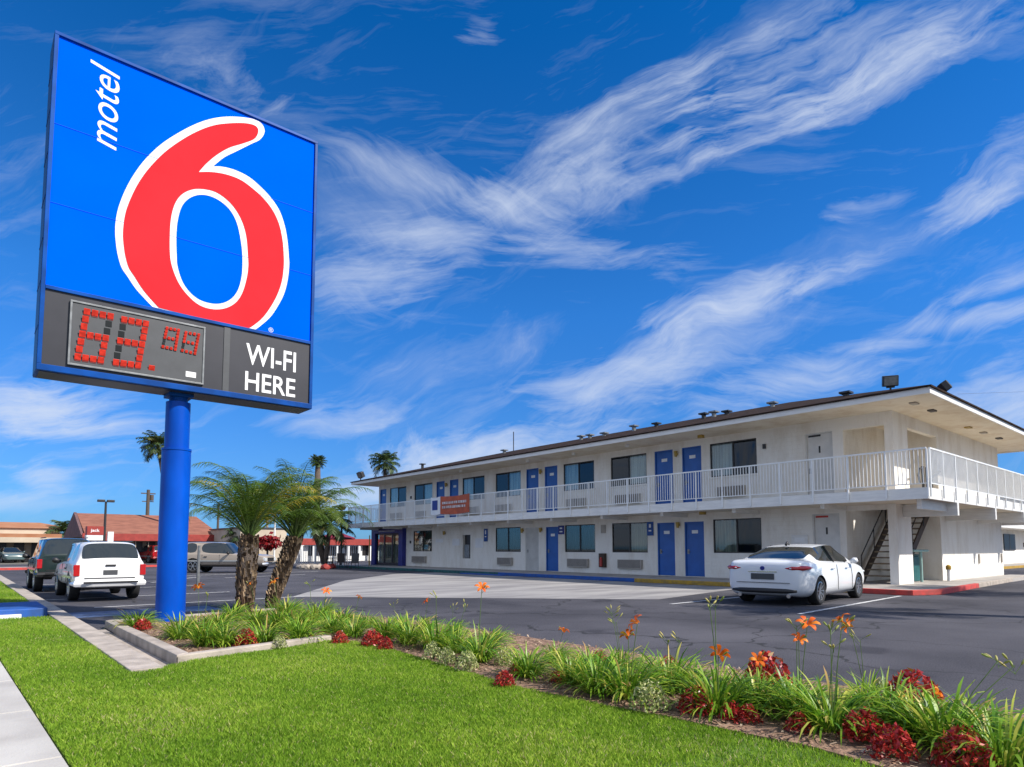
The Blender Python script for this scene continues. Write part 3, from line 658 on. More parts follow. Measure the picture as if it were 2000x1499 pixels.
# drinks niche, notice boards and small plates on the lower wall
MB().box(WXP+.18,WXP+.21,nic[0],nic[1],nic[2],nic[3]).build('niche_back', M['frame'], motel)
MB().box(WXP+.02,WXP+.16,nic[0]+.15,nic[1]-.15,nic[2]+.02,nic[2]+.85).build('pay_phone', M['alu'], motel, bevel=.02)
for (a,b,t_,b_) in ((852,866,1053,1060),(929,944,1052,1070),(884,898,1053,1066)):
    MB().box(WXP-.012,WXP-.001,fx(b),fx(a),zf(a,b_),zf(a,t_)).build('wall_notice', M['plate'], motel)
# office entrance
y0, y1 = fx(794), fx(733)
of = MB().box(WXP-.30,WXP-.001,y0,y0+.55,.15,2.78).box(WXP-.30,WXP-.001,y1-.55,y1,.15,2.78).box(WXP-.30,WXP-.001,y0+.55,y1-.55,2.45,2.78)
en = of.build('office_entrance', M['navy'], motel, bevel=.01)
MB().box(WXP-.312,WXP-.301,y0+1.1,y1-1.1,2.59,2.63).build('white_strip', M['plate'], en)
a, b = y0+.55, y1-.55; gw = (b-a)/3
for i in range(3):
    f = MB(); p, q = a+i*gw, a+(i+1)*gw
    f.box(WXP-.14,WXP-.08,p+.001,p+.08,.16,2.45).box(WXP-.14,WXP-.08,q-.08,q-.001,.16,2.45).box(WXP-.14,WXP-.08,p+.08,q-.08,2.36,2.45).box(WXP-.14,WXP-.08,p+.08,q-.08,.16,.34)
    d = f.build('entrance_door', M['frame'], motel)
    MB().box(WXP-.115,WXP-.108,p+.08,q-.08,.34,2.36).build('pane', M['pane'], d)
MB().box(WXP+.35,WXP+.40,a-.5,b+.5,.15,2.7).box(WXP+.25,WXP+.349,a+.5,b-.6,.9,1.9).build('lobby_screen', M['tan_drape'], motel)
# stair
sx0, sx1 = 24.7, 28.3; NST = 14; sy0, sy1 = OPY0+.25, OPY0+1.15
sy1 = OPY1-.25; sy0 = sy1-1.15
st_ = MB()
for i in range(NST):
    u = i/NST; x = sx0+(sx1-sx0)*u; z = .2+(DZ1-.2)*(i+1)/NST
    st_.box(x,x+.30,sy0,sy1,z-.05,z)
stair = MB().bar((sx0-.1,sy0-.03,.2),(sx1+.1,sy0-.03,DZ1),.05,.28).bar((sx0-.1,sy1+.03,.2),(sx1+.1,sy1+.03,DZ1),.05,.28).build('staircase', M['wooddark'], motel)
st_.build('tread', M['wood'], stair)
hr = MB()
for yy in (sy0-.06, sy1+.06):
    hr.tube([(sx0,yy,1.1),(sx1,yy,DZ1+.9)], .022, 6)
    for k in range(4):
        u = k/3; hr.tube([(sx0+(sx1-sx0)*u,yy,.2+(DZ1-.2)*u),(sx0+(sx1-sx0)*u,yy,1.1+(DZ1-.2)*u)], .018, 6)
hr.build('handrail', M['darkmetal'], stair)
# railings
def railing(p, q, z0, name='railing', spacing=.112, posts=1.15):
    p, q = Vector(p), Vector(q); d = q-p; L = d.length; d.normalize(); n = int(L/spacing); nrm = Vector((-d.y,d.x,0))
    r = MB(); zt = z0+1.16
    r.bar((p.x,p.y,zt),(q.x,q.y,zt),.05,.045); r.bar((p.x,p.y,z0+.10),(q.x,q.y,z0+.10),.03,.03)
    for i in range(1, n):
        c = p + d*(L*i/n); r.box(c.x-.010,c.x+.010,c.y-.010,c.y+.010,z0+.115,zt-.02)
    o = r.build(name, M['rail'], motel); k = max(1, round(L/posts))
    for i in range(k+1):
        c = p + d*(L*i/k); side = nrm*.0
        MB().box(c.x-.023,c.x+.023,c.y-.023,c.y+.023,z0-.30,zt-.024).build('post', M['rail'], o)
    return o
railing((21.935,6.61,0),(21.935,44.2,0),DZ1+.03)
railing((22.05,6.57,0),(EX+1.8,6.57,0),DZ1+.03)
railing((22.1,44.3,0),(30,44.3,0),DZ1+.03)
# dark stair-head guard on the upper landing
gd = MB()
gx0 = 24.9
for xx in (25.6, 26.0): gd.tube([(xx,UE-.35,DZ1),(xx,UE-.35,DZ1+1.05)], .045, 8)
gd.tube([(25.6,UE-.35,DZ1+1.0),(25.3,UE-.35,DZ1+.95),(25.15,UE-.35,DZ1+.7),(25.25,UE-.35,DZ1+.45)], .03, 8)
gd.tube([(26.0,UE-.35,DZ1+.55),(27.4,UE-.35,DZ1+1.0)], .04, 8).tube([(26.0,UE-.35,DZ1+.55),(27.3,UE-.35,DZ1+.55)], .04, 8).tube([(26.35,UE-.35,DZ1),(26.35,UE-.35,DZ1+.6)], .035, 8)
tag(gd.build('folded_trolley', M['darkmetal']), 'dark folded metal trolley frame on the upper walkway at the motel corner', 'trolley')
# soffit fittings
for (x,y,col) in ((23.3,7.3,'ac'),(25.0,7.3,'acdark'),(29.6,7.45,'brass'),(31.4,7.4,'ac'),(33.5,7.35,'acdark')):
    MB().box(x-.18,x+.18,y-.10,y+.10,RZ0-.05,RZ0-.001).build('soffit_light', M[col], motel, bevel=.01)
for px in (1030,1120,900,1225):
    y = onX(px, 890, 22.8)[0]; MB().tube([(22.8,y,RZ0-.001),(22.8,y,RZ0-.12)], .09, 10).build('soffit_light', M['fascia'], motel)
for y in (15.2,): 
    MB().box(23.2,23.4,y-.1,y+.1,RZ0-.12,RZ0-.001).build('soffit_light', M['brass'], motel); MB().box(23.2,23.4,y-.1,y+.1,DZ0-.12,DZ0-.001).build('soffit_light', M['brass'], motel)

# ------------------------------------------------------------------ things fixed on or standing by the motel
bn = thing('banner', 'orange and white advertising banner hung on the upper railing', 'banner', (0,0,0))
bx = 21.86; ya, yb = onX(917,990,bx)[0], onX(841,990,bx)[0]
zt1, zt0 = 4.45, 3.40
def wavy(mb, y0, y1, z0, z1, x, n=24):
    vs = []
    for i in range(n+1):
        y = y0+(y1-y0)*i/n; sag = -.06*sin(pi*i/n)
        for z in (z0, z1): vs.append((x+.02*sin(y*4.0), y, z+sag))
    for i in range(n+1):
        y = y0+(y1-y0)*i/n; sag = -.06*sin(pi*i/n)
        for z in (z0, z1): vs.append((x+.006+.02*sin(y*4.0), y, z+sag))
    o = 2*(n+1); fs = [(2*i,2*i+1,2*i+3,2*i+2) for i in range(n)] + [(o+2*i,o+2*i+2,o+2*i+3,o+2*i+1) for i in range(n)]
    fs += [(2*i+1,o+2*i+1,o+2*i+3,2*i+3) for i in range(n)] + [(2*i,2*i+2,o+2*i+2,o+2*i) for i in range(n)]
    return mb.add(vs, fs)
M['orange'] = mat('banner_orange', (.52,.10,.03), .6, var=.2, scale=3)
ys = yb-(yb-ya)*.26
wavy(MB(), ya, ys-.01, zt0, zt1, bx).build('orange_panel', M['orange'], bn); wavy(MB(), ys, yb, zt0, zt1, bx, 8).build('white_panel', M['plate'], bn)
MB().box(bx-.03,bx-.022,ys+.25,yb-.22,zt0+.25,zt1-.22).build('blue_emblem', M['navy'], bn)
tx = mat('banner_text', (.75,.66,.64), .6, var=.25, scale=6)
for z, l in ((4.03, 7), (3.78, 9)):
    t = MB(); y = ys-.25
    rr = random.Random(l)
    while y > ya+.35:
        w_ = rr.uniform(.09,.2); t.box(bx-.032,bx-.024,y-w_,y,z-.07,z+.07); y -= w_+rr.uniform(.03,.09)
    t.build('faint_lettering', tx, bn)
def wall_sign(px0, px1, zc, h, m_, label, cat='sign', dep=.04, name='wall_sign', mark=True):
    y0, y1 = fx(px1), fx(px0)
    o = MB().box(WXP-dep,WXP-.002,y0,y1,zc-h/2,zc+h/2).build(name, m_, None, bevel=.006)
    tag(o, label, cat)
    if mark:
        MB().box(WXP-dep-.004,WXP-dep-.001,y0+.12,y1-.12,zc+.05,zc+h/2-.1).box(WXP-dep-.004,WXP-dep-.001,y0+.1,y1-.1,zc-.12,zc-.06).build('white_symbol', M['plate'], o)
    return o
wall_sign(946,953,2.15,.75,M['bluekerb'],'small blue wall sign between the drinks niche and the square office window')
wall_sign(1091,1102,2.32,.45,M['navy'],'small navy wall sign just right of the single blue door below the deck')
wall_sign(1264,1276,2.25,.62,M['bluekerb'],'blue parking sign on the wall left of the pair of ground floor blue doors')
wall_sign(1174,1183,2.3,.4,M['ac'],'small beige room number board between two ground floor windows',mark=False)
wall_sign(1545,1577,1.55,.62,M['fascia'],'pale notice board with blue stripe on the wall above the white sedan')
ext = thing('fire_extinguisher', 'red fire extinguisher cabinet low on the wall between two ground floor windows', 'fire extinguisher', (0,0,0))
y0, y1 = fx(1184), fx(1173); MB().box(WXP-.18,WXP-.002,y0,y1,.45,1.12).build('cabinet', M['wooddark'], ext, bevel=.01)
MB().tube([(WXP-.22,(y0+y1)/2,.50),(WXP-.22,(y0+y1)/2,.85),(WXP-.22,(y0+y1)/2,.93)],[.07,.07,.03],12).build('cylinder', M['red'], ext)
# floodlights on the roof
def flood(x, y, z, yaw, tilt, s, label):
    o = thing('floodlight', label, 'floodlight', (x,y,z), yaw, 'floodlights on the roof edge')
    MB().tube([(0,0,-.05),(0,0,.28*s)], .035*s, 8).box(-.14*s,.14*s,-.03,.03,.24*s,.30*s).build('bracket', M['darkmetal'], o)
    ct, st = cos(tilt), sin(tilt); c = Vector((0,0,.5*s))
    h = MB().obox(c, Vector((.26*s,0,0)), Vector((0,.13*s*ct,.13*s*st)), Vector((0,-.2*s*st,.2*s*ct))).build('housing', M['darkmetal'], o, bevel=.02)
    MB().obox(c+Vector((0,-.14*s*ct,-.14*s*st)), Vector((.22*s,0,0)), Vector((0,.006*ct,.006*st)), Vector((0,-.16*s*st,.16*s*ct))).build('lens', M['alu'], o)
    return o
y = onX(1737,760,22.3)[0]; flood(22.4,y,6.25,radians(-60),.25,.85,'large black floodlight on the roof edge just left of the motel corner')
x = onY(1849,770,6.7)[0]; flood(x,6.75,6.25,radians(30),-.6,.8,'black floodlight on the end roof edge right of the motel corner')
y = onX(697,930,22.2)[0]; flood(22.3,y-.4,6.2,radians(-80),.5,1.05,'small floodlight at the far left tip of the motel roof')
# bin and rail under the stairs
bn_ = thing('rubbish_bin', 'dark teal rubbish bin standing under the open stairwell', 'bin', (26.9,8.9,.151))
M['teal'] = mat('teal_plastic', (.015,.12,.12), .5, var=.2)
MB().prism([(-.32,-.32),(.32,-.32),(.32,.32),(-.32,.32)],0,.92).build('body', M['teal'], bn_, bevel=.04); MB().box(-.36,.36,-.36,.36,.921,.99).build('lid', M['teal'], bn_, bevel=.03)
gr = thing('guard_rail', 'pale green T shaped guard rail beside the rubbish bin', 'railing', (26.6,8.35,.151))
M['mint'] = mat('mint_paint', (.30,.48,.44), .5, var=.1)
MB().tube([(0,0,0),(0,0,1.12)], .05, 8).build('post', M['mint'], gr); MB().tube([(-.75,0,1.12),(.75,0,1.12)], .045, 8).build('top_bar', M['mint'], gr)
fh = thing('hydrant_pipe', 'short yellow topped pipe at the foot of the end wall', 'pipe', (28.2,7.95,.151))
MB().tube([(0,0,0),(0,0,.42)], .06, 10).build('pipe', M['plate'], fh); MB().tube([(0,0,.42),(0,0,.55),(0,0,.6)], [.09,.09,.03], 10).build('cap', M['yellow'], fh)
# ------------------------------------------------------------------ vehicles
M['tyre'] = mat('tyre_rubber', (.015,.015,.016), .85, var=.2, scale=20)
M['rim'] = mat('alloy_rim', (.50,.51,.53), .3, metal=.9, var=.08)
M['carglass'] = mat('car_glass', (.012,.018,.020), .03, var=0, spec=.8, coat=.5)
M['trim'] = mat('black_trim', (.018,.018,.020), .5, var=.1)
M['tail'] = mat('red_lens', (.42,.008,.012), .12, var=0, coat=.8)
M['lamp'] = mat('clear_lens', (.65,.68,.70), .08, var=0, coat=1)
M['chrome'] = mat('chrome', (.75,.76,.78), .12, metal=1, var=0)
def carpaint(name, col, rough=.22): return mat(name, col, rough, var=.03, scale=.8, coat=.55, spec=.35)
M['paintwhite'] = carpaint('white_paint', (.76,.78,.80)); M['suvwhite'] = carpaint('suv_white_paint', (.78,.78,.78), .3)
M['suvdark'] = carpaint('dark_green_paint', (.012,.024,.022)); M['silver'] = carpaint('silver_paint', (.32,.34,.35)); M['tansilver'] = carpaint('tan_silver_paint', (.34,.29,.24))
M['redpaint'] = carpaint('maroon_paint', (.30,.015,.015)); M['tealpaint'] = carpaint('grey_green_paint', (.10,.15,.16)); M['blackpaint'] = carpaint('black_paint', (.012,.012,.014))
def wheel(r, w, parent, spokes=10, five=False):
    """axle along y, centred on the origin"""
    t = MB(); prof = [(r*.66,-w/2*.9),(r*.9,-w/2),(r*.985,-w/2*.8),(r,-w/2*.4),(r,w/2*.4),(r*.985,w/2*.8),(r*.9,w/2),(r*.66,w/2*.9)]; n = 36
    vs = [(rr*cos(2*pi*k/n), yy, rr*sin(2*pi*k/n)) for rr, yy in prof for k in range(n)]
    fs = [(i*n+k, i*n+(k+1)%n, (i+1)*n+(k+1)%n, (i+1)*n+k) for i in range(len(prof)-1) for k in range(n)]
    fs += [((len(prof)-1)*n+k, (len(prof)-1)*n+(k+1)%n, (k+1)%n, k) for k in range(n)]
    t.add(vs, fs)
    ty = t.build('tyre', M['tyre'], parent, smooth=True)
    rm = MB(); R = r*.67
    for sgn in (1,):
        vs = [(rr*cos(2*pi*k/n), yy, rr*sin(2*pi*k/n)) for rr, yy in ((R,w/2*.92),(R*.93,w/2*.95),(R*.90,w/2*.5)) for k in range(n)]
        fs = [(i*n+k, i*n+(k+1)%n, (i+1)*n+(k+1)%n, (i+1)*n+k) for i in range(2) for k in range(n)]; rm.add(vs, fs)
        rm.tube([(0,w/2*.4,0),(0,w/2*.78,0)], R*.2, 16)
        for k in range(spokes):
            a = 2*pi*k/spokes; rm.bar((R*.12*cos(a),w/2*.66,R*.12*sin(a)),(R*.93*cos(a),w/2*.80,R*.93*sin(a)), R*.13*(10/spokes)**.5, R*.12)
    rm.build('rim', M['rim'], parent)
    MB().tube([(0,w/2*.25,0),(0,w/2*.38,0)], R*.9, 20).build('brake_disc', M['trim'], parent)
def loft(name, st, paint, parent, arches, glassrows, creases=True, sub=2):
    """st: stations from rear to front; each is (x, list of (y,z) from the underside centre up to the roof centre)"""
    bm = bmesh.new(); rings = []
    for x, pr in st:
        ring = [bm.verts.new((x,y,z)) for y, z in pr]
        ring += [bm.verts.new((x,-y,z)) for y, z in reversed(pr[1:-1])]
        rings.append(ring)
    K = len(rings[0]); n = len(st[0][1])
    for i in range(len(rings)-1):
        for k in range(K):
            f = bm.faces.new((rings[i][k], rings[i][(k+1)%K], rings[i+1][(k+1)%K], rings[i+1][k])); f.smooth = True
            row = k if k < n-1 else (K-1-k)
            f.material_index = glassrows.get((i,row), 0)
    for ring, x0 in ((rings[0], -.0), (rings[-1], .0)):
        cy = 0; cz = sum(v.co.z for v in ring)/K
        inner = [bm.verts.new((v.co.x, v.co.y*.55, cz+(v.co.z-cz)*.55)) for v in ring]
        for k in range(K):
            f = bm.faces.new((ring[(k+1)%K], ring[k], inner[k], inner[(k+1)%K])); f.smooth = True
        f = bm.faces.new(inner); f.smooth = True
    bmesh.ops.recalc_face_normals(bm, faces=bm.faces)
    cl = bm.edges.layers.float.new('crease_edge')
    for e in bm.edges:
        fm = {f.material_index for f in e.link_faces}
        if len(fm) > 1: e[cl] = .75
    for i in range(len(rings)-1):
        for k in ((5, .45), (3, .25), (K-5, .45), (K-3, .25), (1, .5), (K-1, .5)):
            e = bm.edges.get((rings[i][k[0]], rings[i+1][k[0]]))
            if e is not None: e[cl] = max(e[cl], k[1])
    for i in (1, len(rings)-2):
        for k in range(K):
            e = bm.edges.get((rings[i][k], rings[i][(k+1)%K])); e[cl] = max(e[cl], .35)
    me = bpy.data.meshes.new(name); bm.to_mesh(me); bm.free()
    for m_ in (paint, M['carglass'], M['trim']): me.materials.append(m_)
    o = bpy.data.objects.new(name, me); C.objects.link(o)
    s = o.modifiers.new('s','SUBSURF'); s.levels = sub; s.render_levels = sub
    cut = []
    for (x, z, r, y0, y1) in arches:
        c = MB().tube([(x,y0,z),(x,y1,z)], r, 36).build('cut', M['trim']); b = o.modifiers.new('b','BOOLEAN'); b.operation = 'DIFFERENCE'; b.object = c; b.solver = 'EXACT'; cut.append(c)
    bpy.context.view_layer.update()
    full = bpy.data.meshes.new_from_object(o.evaluated_get(bpy.context.evaluated_depsgraph_get()))
    for c in cut + [o]: bpy.data.objects.remove(c)
    return full
def split(full, parent, parts):
    """one object per painted or glazed region: parts maps a test on (material, centre, normal) to a name"""
    bm = bmesh.new(); bm.from_mesh(full); mats = [m_ for m_ in full.materials]
    bm.faces.ensure_lookup_table(); groups = {}
    for f in bm.faces:
        c = f.calc_center_median(); key = parts(f.material_index, c, f.normal); groups.setdefault(key, []).append(f)
    for key, fs in groups.items():
        vi = {}; vs = []; fl = []
        for f in fs:
            t = []
            for v in f.verts:
                if v.index not in vi: vi[v.index] = len(vs); vs.append(tuple(v.co))
                t.append(vi[v.index])
            fl.append(tuple(t))
        me = bpy.data.meshes.new(key[0]); me.from_pydata(vs, [], fl); me.materials.append(key[1]); me.polygons.foreach_set('use_smooth', [True]*len(fl))
        o = bpy.data.objects.new(key[0], me); C.objects.link(o); o.parent = parent
        es = o.modifiers.new('edges','EDGE_SPLIT'); es.split_angle = radians(38)
    bm.free()
def wheels(root, spec, r, w, **k):
    proto = None
    for (x, y) in spec:
        if proto is None:
            wh_ = bpy.data.objects.new('wheel', None); C.objects.link(wh_); wh_.parent = root; wheel(r, w, wh_, **k); proto = wh_
        else: wh_ = copy_tree(proto, root)
        wh_.location = (x, y, r); wh_.rotation_euler = (0,0,0 if y > 0 else pi)

def sedan(name, label, loc, rz, paint, scale=1, group=None, detail=True):
    root = thing(name, label, 'car', loc, rz, group); root.scale = (scale,)*3
    Wd = .925
    def ring(x, w, zb, zbelt, wg, zg, wr, zr, tz=None):
        return (x, [(0,zb),(w*.80,zb),(w*.97,zb+.10),(w*1.0,zb+.32),(w*.985,zbelt-.10),(w*.95,zbelt),(wg,zg),(wr,zr),(wr*.6,zr+.018),(0,zr+.025)])
    st = [ring(-2.42,.66,.34,.86,.60,.90,.52,.93), ring(-2.36,.80,.27,.93,.74,.99,.66,1.02), ring(-2.22,.885,.22,.97,.82,1.045,.74,1.075), ring(-2.0,.915,.20,.98,.84,1.055,.74,1.085),
          ring(-1.78,.92,.19,.985,.82,1.05,.70,1.085), ring(-1.32,Wd,.18,.985,.80,1.05,.63,1.275), ring(-.98,Wd,.18,.985,.795,1.04,.60,1.375), ring(-.35,Wd,.18,.98,.80,1.02,.59,1.445), ring(.10,Wd,.18,.97,.80,1.01,.595,1.455),
          ring(.50,Wd,.18,.96,.80,.99,.60,1.42), ring(.95,Wd,.18,.95,.82,.985,.66,1.20), ring(1.30,.92,.19,.92,.85,.955,.76,.985), ring(1.75,.91,.20,.87,.82,.91,.70,.935), ring(2.15,.86,.22,.77,.76,.81,.62,.835), ring(2.38,.72,.27,.66,.62,.69,.50,.71), ring(2.44,.58,.34,.58,.50,.60,.40,.61)]
    g = {}
    for i in (4,5): g[(i,7)] = 1; g[(i,8)] = 1        # rear window
    for i in (5,6,7,8,9): g[(i,6)] = 1                # side glass
    for i in (9,10): g[(i,7)] = 1; g[(i,8)] = 1       # windscreen
    full = loft(name, st, paint, root, [(-1.42,.33,.385,.60,1.2),(-1.42,.33,.385,-1.2,-.60),(1.42,.33,.385,.60,1.2),(1.42,.33,.385,-1.2,-.60)], g)
    def parts(mi, c, nrm):
        if mi == 1:
            if abs(c.y) > .56 and abs(nrm.y) > .45: return ('side_window_left' if False else 'side_window', M['carglass'], c.y > 0)
            return ('rear_window' if c.x < 0 else 'windscreen', M['carglass'])
        return ('body', M['trim'] if mi == 2 else paint)
    split(full, root, parts)
    for s in (1,-1):   # pillars, mirrors, handles, lamps
        MB().bar((-.22,s*.815,1.0),(-.30,s*.62,1.43),.07,.03).build('pillar', M['trim'], root)
        MB().bar((.62,s*.815,.99),(.60,s*.80,1.03),.03,.03).build('window_trim', M['trim'], root)
        mr = bpy.data.objects.new('mirror', None)
        e = MB().tube([(.78,s*.90,1.0),(.80,s*1.0,1.04),(.82,s*1.06,1.06)],[.05,.085,.05],10).build('mirror', paint, root, smooth=True)
        e = MB().tube([(-2.385,s*.46,.88),(-2.345,s*.62,.885),(-2.25,s*.77,.89),(-2.10,s*.865,.905),(-1.93,s*.91,.92)],[.03,.10,.125,.095,.02],12).flat(.885,.55).build('tail_light', M['tail'], root, smooth=True)
        MB().tube([(-2.44,s*.60,.885),(-2.37,s*.70,.888),(-2.32,s*.76,.89)],[.012,.03,.02],8).build('lens', M['lamp'], e, smooth=True)
        MB().tube([(2.36,s*.55,.66),(2.28,s*.70,.68),(2.10,s*.83,.72)],[.04,.075,.03],10).build('headlight', M['lamp'], root, smooth=True)
        for x in (-.62,.42): MB().tube([(x-.1,s*.935,.86),(x+.1,s*.935,.865)], .018, 6).build('door_handle', paint, root)
        MB().tube([(-2.40,s*.55,.24),(-2.30,s*.55,.24)], .045, 10).build('exhaust', M['chrome'], root)
    MB().tube([(-2.36,-.72,.36),(-2.425,-.5,.355),(-2.435,0,.355),(-2.425,.5,.355),(-2.36,.72,.36)], [.03,.055,.06,.055,.03], 8).build('bumper_insert', M['trim'], root, smooth=True)
    for s in (1,-1): MB().bar((-2.385,s*.66,.55),(-2.40,s*.62,.80),.010,.010).build('boot_seam', M['trim'], root)
    MB().bar((-2.44,-.60,.545),(-2.44,.60,.545),.012,.012).build('boot_seam', M['trim'], root)
    MB().box(-2.44,-2.425,-.26,.26,.62,.76).build('license_plate', M['display'], root, bevel=.005)
    MB().tube([(-2.405,0,.885),(-2.432,0,.885)], .05, 16).build('emblem', M['navy'], root)
    MB().box(-2.43,-2.415,-.32,.32,.79,.815).build('boot_trim', M['chrome'], root)
    MB().tube([(-1.0,0,1.44),(-.92,0,1.51),(-.80,0,1.45)],[.03,.03,.02],8).build('antenna_fin', M['trim'], root, smooth=True)
    for s in (1,-1):
        for x in (-.28,.80): MB().bar((x,s*.929,.32),(x,s*.935,.62),.012,.004).bar((x,s*.935,.62),(x+.0,s*.905,.95),.012,.004).build('seam', M['trim'], root)
        MB().bar((-.95,s*.915,.24),(.95,s*.915,.24),.03,.01).build('side_skirt', M['trim'], root)
    wheels(root, [(-1.42,.80),(-1.42,-.80),(1.42,.80),(1.42,-.80)], .335, .22, spokes=10)
    return root

def suv(name, label, loc, rz, paint, scale=1, group=None, L=4.6, Ht=1.66, Wd=.86, rear_black=False, lift=0, pickup=False, cat='SUV', fr=None):
    root = thing(name, label, cat, loc, rz, group); root.scale = (scale,)*3
    xr = -L/2; xf = L/2; zb = .40+lift; zbelt = 1.02+lift; H_ = Ht
    def ring(x, w, zb, zbelt, wg, zg, wr, zr):
        return (x, [(0,zb),(w*.85,zb),(w*.98,zb+.06),(w*1.0,zb+.3),(w*.99,zbelt-.12),(w*.97,zbelt),(wg,zg),(wr,zr),(wr*.6,zr+.025),(0,zr+.035)])
    top = H_-.035
    st = [ring(xr,Wd*.93,zb+.05,zbelt-.03,Wd*.88,zbelt+.03,Wd*.76,zbelt+.06), ring(xr+.03,Wd*.97,zb,zbelt,Wd*.92,zbelt+.05,Wd*.80,zbelt+.12),
          ring(xr+.30,Wd,zb,zbelt,Wd*.93,zbelt+.04,Wd*.76,top-.04), ring(xr+.42,Wd,zb,zbelt,Wd*.93,zbelt+.04,Wd*.75,top), ring(xr+1.15,Wd,zb,zbelt,Wd*.93,zbelt+.04,Wd*.755,top), ring(xr+1.3,Wd,zb,zbelt,Wd*.93,zbelt+.04,Wd*.755,top),
          ring(xr+2.35,Wd,zb,zbelt,Wd*.93,zbelt+.03,Wd*.75,top-.01), ring(xr+2.62,Wd,zb,zbelt-.01,Wd*.93,zbelt+.02,Wd*.74,top-.05), ring(xr+3.15,Wd,zb,zbelt-.02,Wd*.93,zbelt,Wd*.80,zbelt+.03), ring(xr+3.3,Wd,zb,zbelt-.03,Wd*.9,zbelt,Wd*.76,zbelt+.02),
          ring(xf-.35,Wd*.98,zb,zbelt-.08,Wd*.88,zbelt-.05,Wd*.7,zbelt-.035), ring(xf-.08,Wd*.94,zb,zbelt-.16,Wd*.82,zbelt-.12,Wd*.66,zbelt-.10), ring(xf,Wd*.86,zb+.06,zbelt-.24,Wd*.74,zbelt-.2,Wd*.6,zbelt-.18)]
    g = {}
    g[(1,7)] = 1; g[(1,8)] = 1
    for i in ((3,5) if not pickup else (5,)): g[(i,6)] = 1
    g[(6,6)] = 1
    g[(7,7)] = 1; g[(7,8)] = 1; g[(7,6)] = 1
    rw = .37+lift*.5; ax0, ax1 = xr+.95, xf-.82
    full = loft(name, st, paint, root, [(ax0,rw,rw+.07,.55,1.2),(ax0,rw,rw+.07,-1.2,-.55),(ax1,rw,rw+.07,.55,1.2),(ax1,rw,rw+.07,-1.2,-.55)], g)
    def parts(mi, c, nrm):
        if mi == 1:
            if abs(nrm.y) > .5: return ('side_window', M['carglass'], c.y > 0, c.x > xr+1.2)
            return ('rear_window' if c.x < 0 else 'windscreen', M['carglass'])
        return ('body', paint)
    split(full, root, parts)
    bpm = M['trim'] if rear_black else M['chrome']
    MB().tube([(xr+.25,-Wd*1.0,zb+.09),(xr-.06,-Wd*.93,zb+.09),(xr-.11,-Wd*.5,zb+.09),(xr-.11,Wd*.5,zb+.09),(xr-.06,Wd*.93,zb+.09),(xr+.25,Wd*1.0,zb+.09)],[.05,.09,.10,.10,.09,.05],8).build('rear_bumper', paint if not rear_black else bpm, root)
    MB().box(xr-.225,xr-.215,-Wd*.75,Wd*.75,zb+.10,zb+.15).build('bumper_step', M['trim'], root)
    MB().tube([(xf-.15,-Wd*.98,zb+.09),(xf+.06,-Wd*.8,zb+.09),(xf+.08,0,zb+.09),(xf+.06,Wd*.8,zb+.09),(xf-.15,Wd*.98,zb+.09)],[.07,.1,.1,.1,.07],8).build('front_bumper', bpm, root)
    MB().box(xr-.015,xr+.004,-.17,.17,zb+.32,zb+.45).build('license_plate', M['display'], root, bevel=.005)
    MB().box(xr-.012,xr+.002,-Wd*.7,Wd*.7,zb+.22,zb+.245).build('tailgate_seam', M['trim'], root)
    MB().box(xr-.03,xr+.01,-.12,.12,zbelt-.06,zbelt-.02).build('tailgate_handle', M['trim'], root)
    for s in (1,-1):
        MB().box(xr-.02,xr+.10,min(s*Wd*.83,s*Wd*.995),max(s*Wd*.83,s*Wd*.995),zb+.30,zb+.60).build('tail_light', M['tail'], root, bevel=.012)
        MB().box(xf-.20,xf+.015,min(s*Wd*.60,s*Wd*.93),max(s*Wd*.60,s*Wd*.93),zbelt-.38,zbelt-.20).build('headlight', M['lamp'], root, bevel=.02)
        MB().tube([(xr+2.9,s*Wd*.98,zbelt+.02),(xr+2.92,s*(Wd+.12),zbelt+.08),(xr+2.92,s*(Wd+.2),zbelt+.08)],[.04,.09,.06],8).build('mirror', M['trim'], root, smooth=True)
        MB().bar((xr+.55,s*Wd*.70,top+.045),(xr+2.2,s*Wd*.70,top+.045),.03,.03).build('roof_rail', M['trim'], root)
        MB().box(xr+.35,xf-.4,min(s*Wd*.99,s*(Wd+.012)),max(s*Wd*.99,s*(Wd+.012)),zb+.22,zb+.29).build('side_trim', M['silver'], root)
        sm_ = MB()
        for x in (xr+1.45,xr+2.40): sm_.bar((x,s*(Wd+.001),zb+.1),(x,s*(Wd*.985),zbelt-.02),.012,.006)
        sm_.build('seam', M['trim'], root)
        MB().box(xr+1.55,xr+1.72,min(s*Wd*.99,s*(Wd+.02)),max(s*Wd*.99,s*(Wd+.02)),zbelt-.16,zbelt-.12).build('door_handle', M['trim'], root)
    MB().box(xf-.02,xf+.012,-Wd*.55,Wd*.55,zbelt-.40,zbelt-.20).build('grille', M['trim'], root)
    MB().box(xr+.3,xf-.3,-Wd*.7,Wd*.7,zb-.08,zb-.005).build('chassis', M['trim'], root)
    wheels(root, [(ax0,Wd-.13),(ax0,-Wd+.13),(ax1,Wd-.13),(ax1,-Wd+.13)], rw, .25, spokes=6)
    return root

HX = radians(0)
# the white sedan nosed in to the walkway
q = gp(1604,1182)
hd = radians(6)
sx_, sy_ = q[0]+(cos(hd)*1.42 - sin(hd)*.9)*1.07, q[1]+(sin(hd)*1.42+cos(hd)*.9)*1.07
sedan('white_sedan', 'clean white four door sedan parked nose in at the motel walkway', (sx_,sy_,0), hd, M['paintwhite'], 1.07).scale.z = 1.0
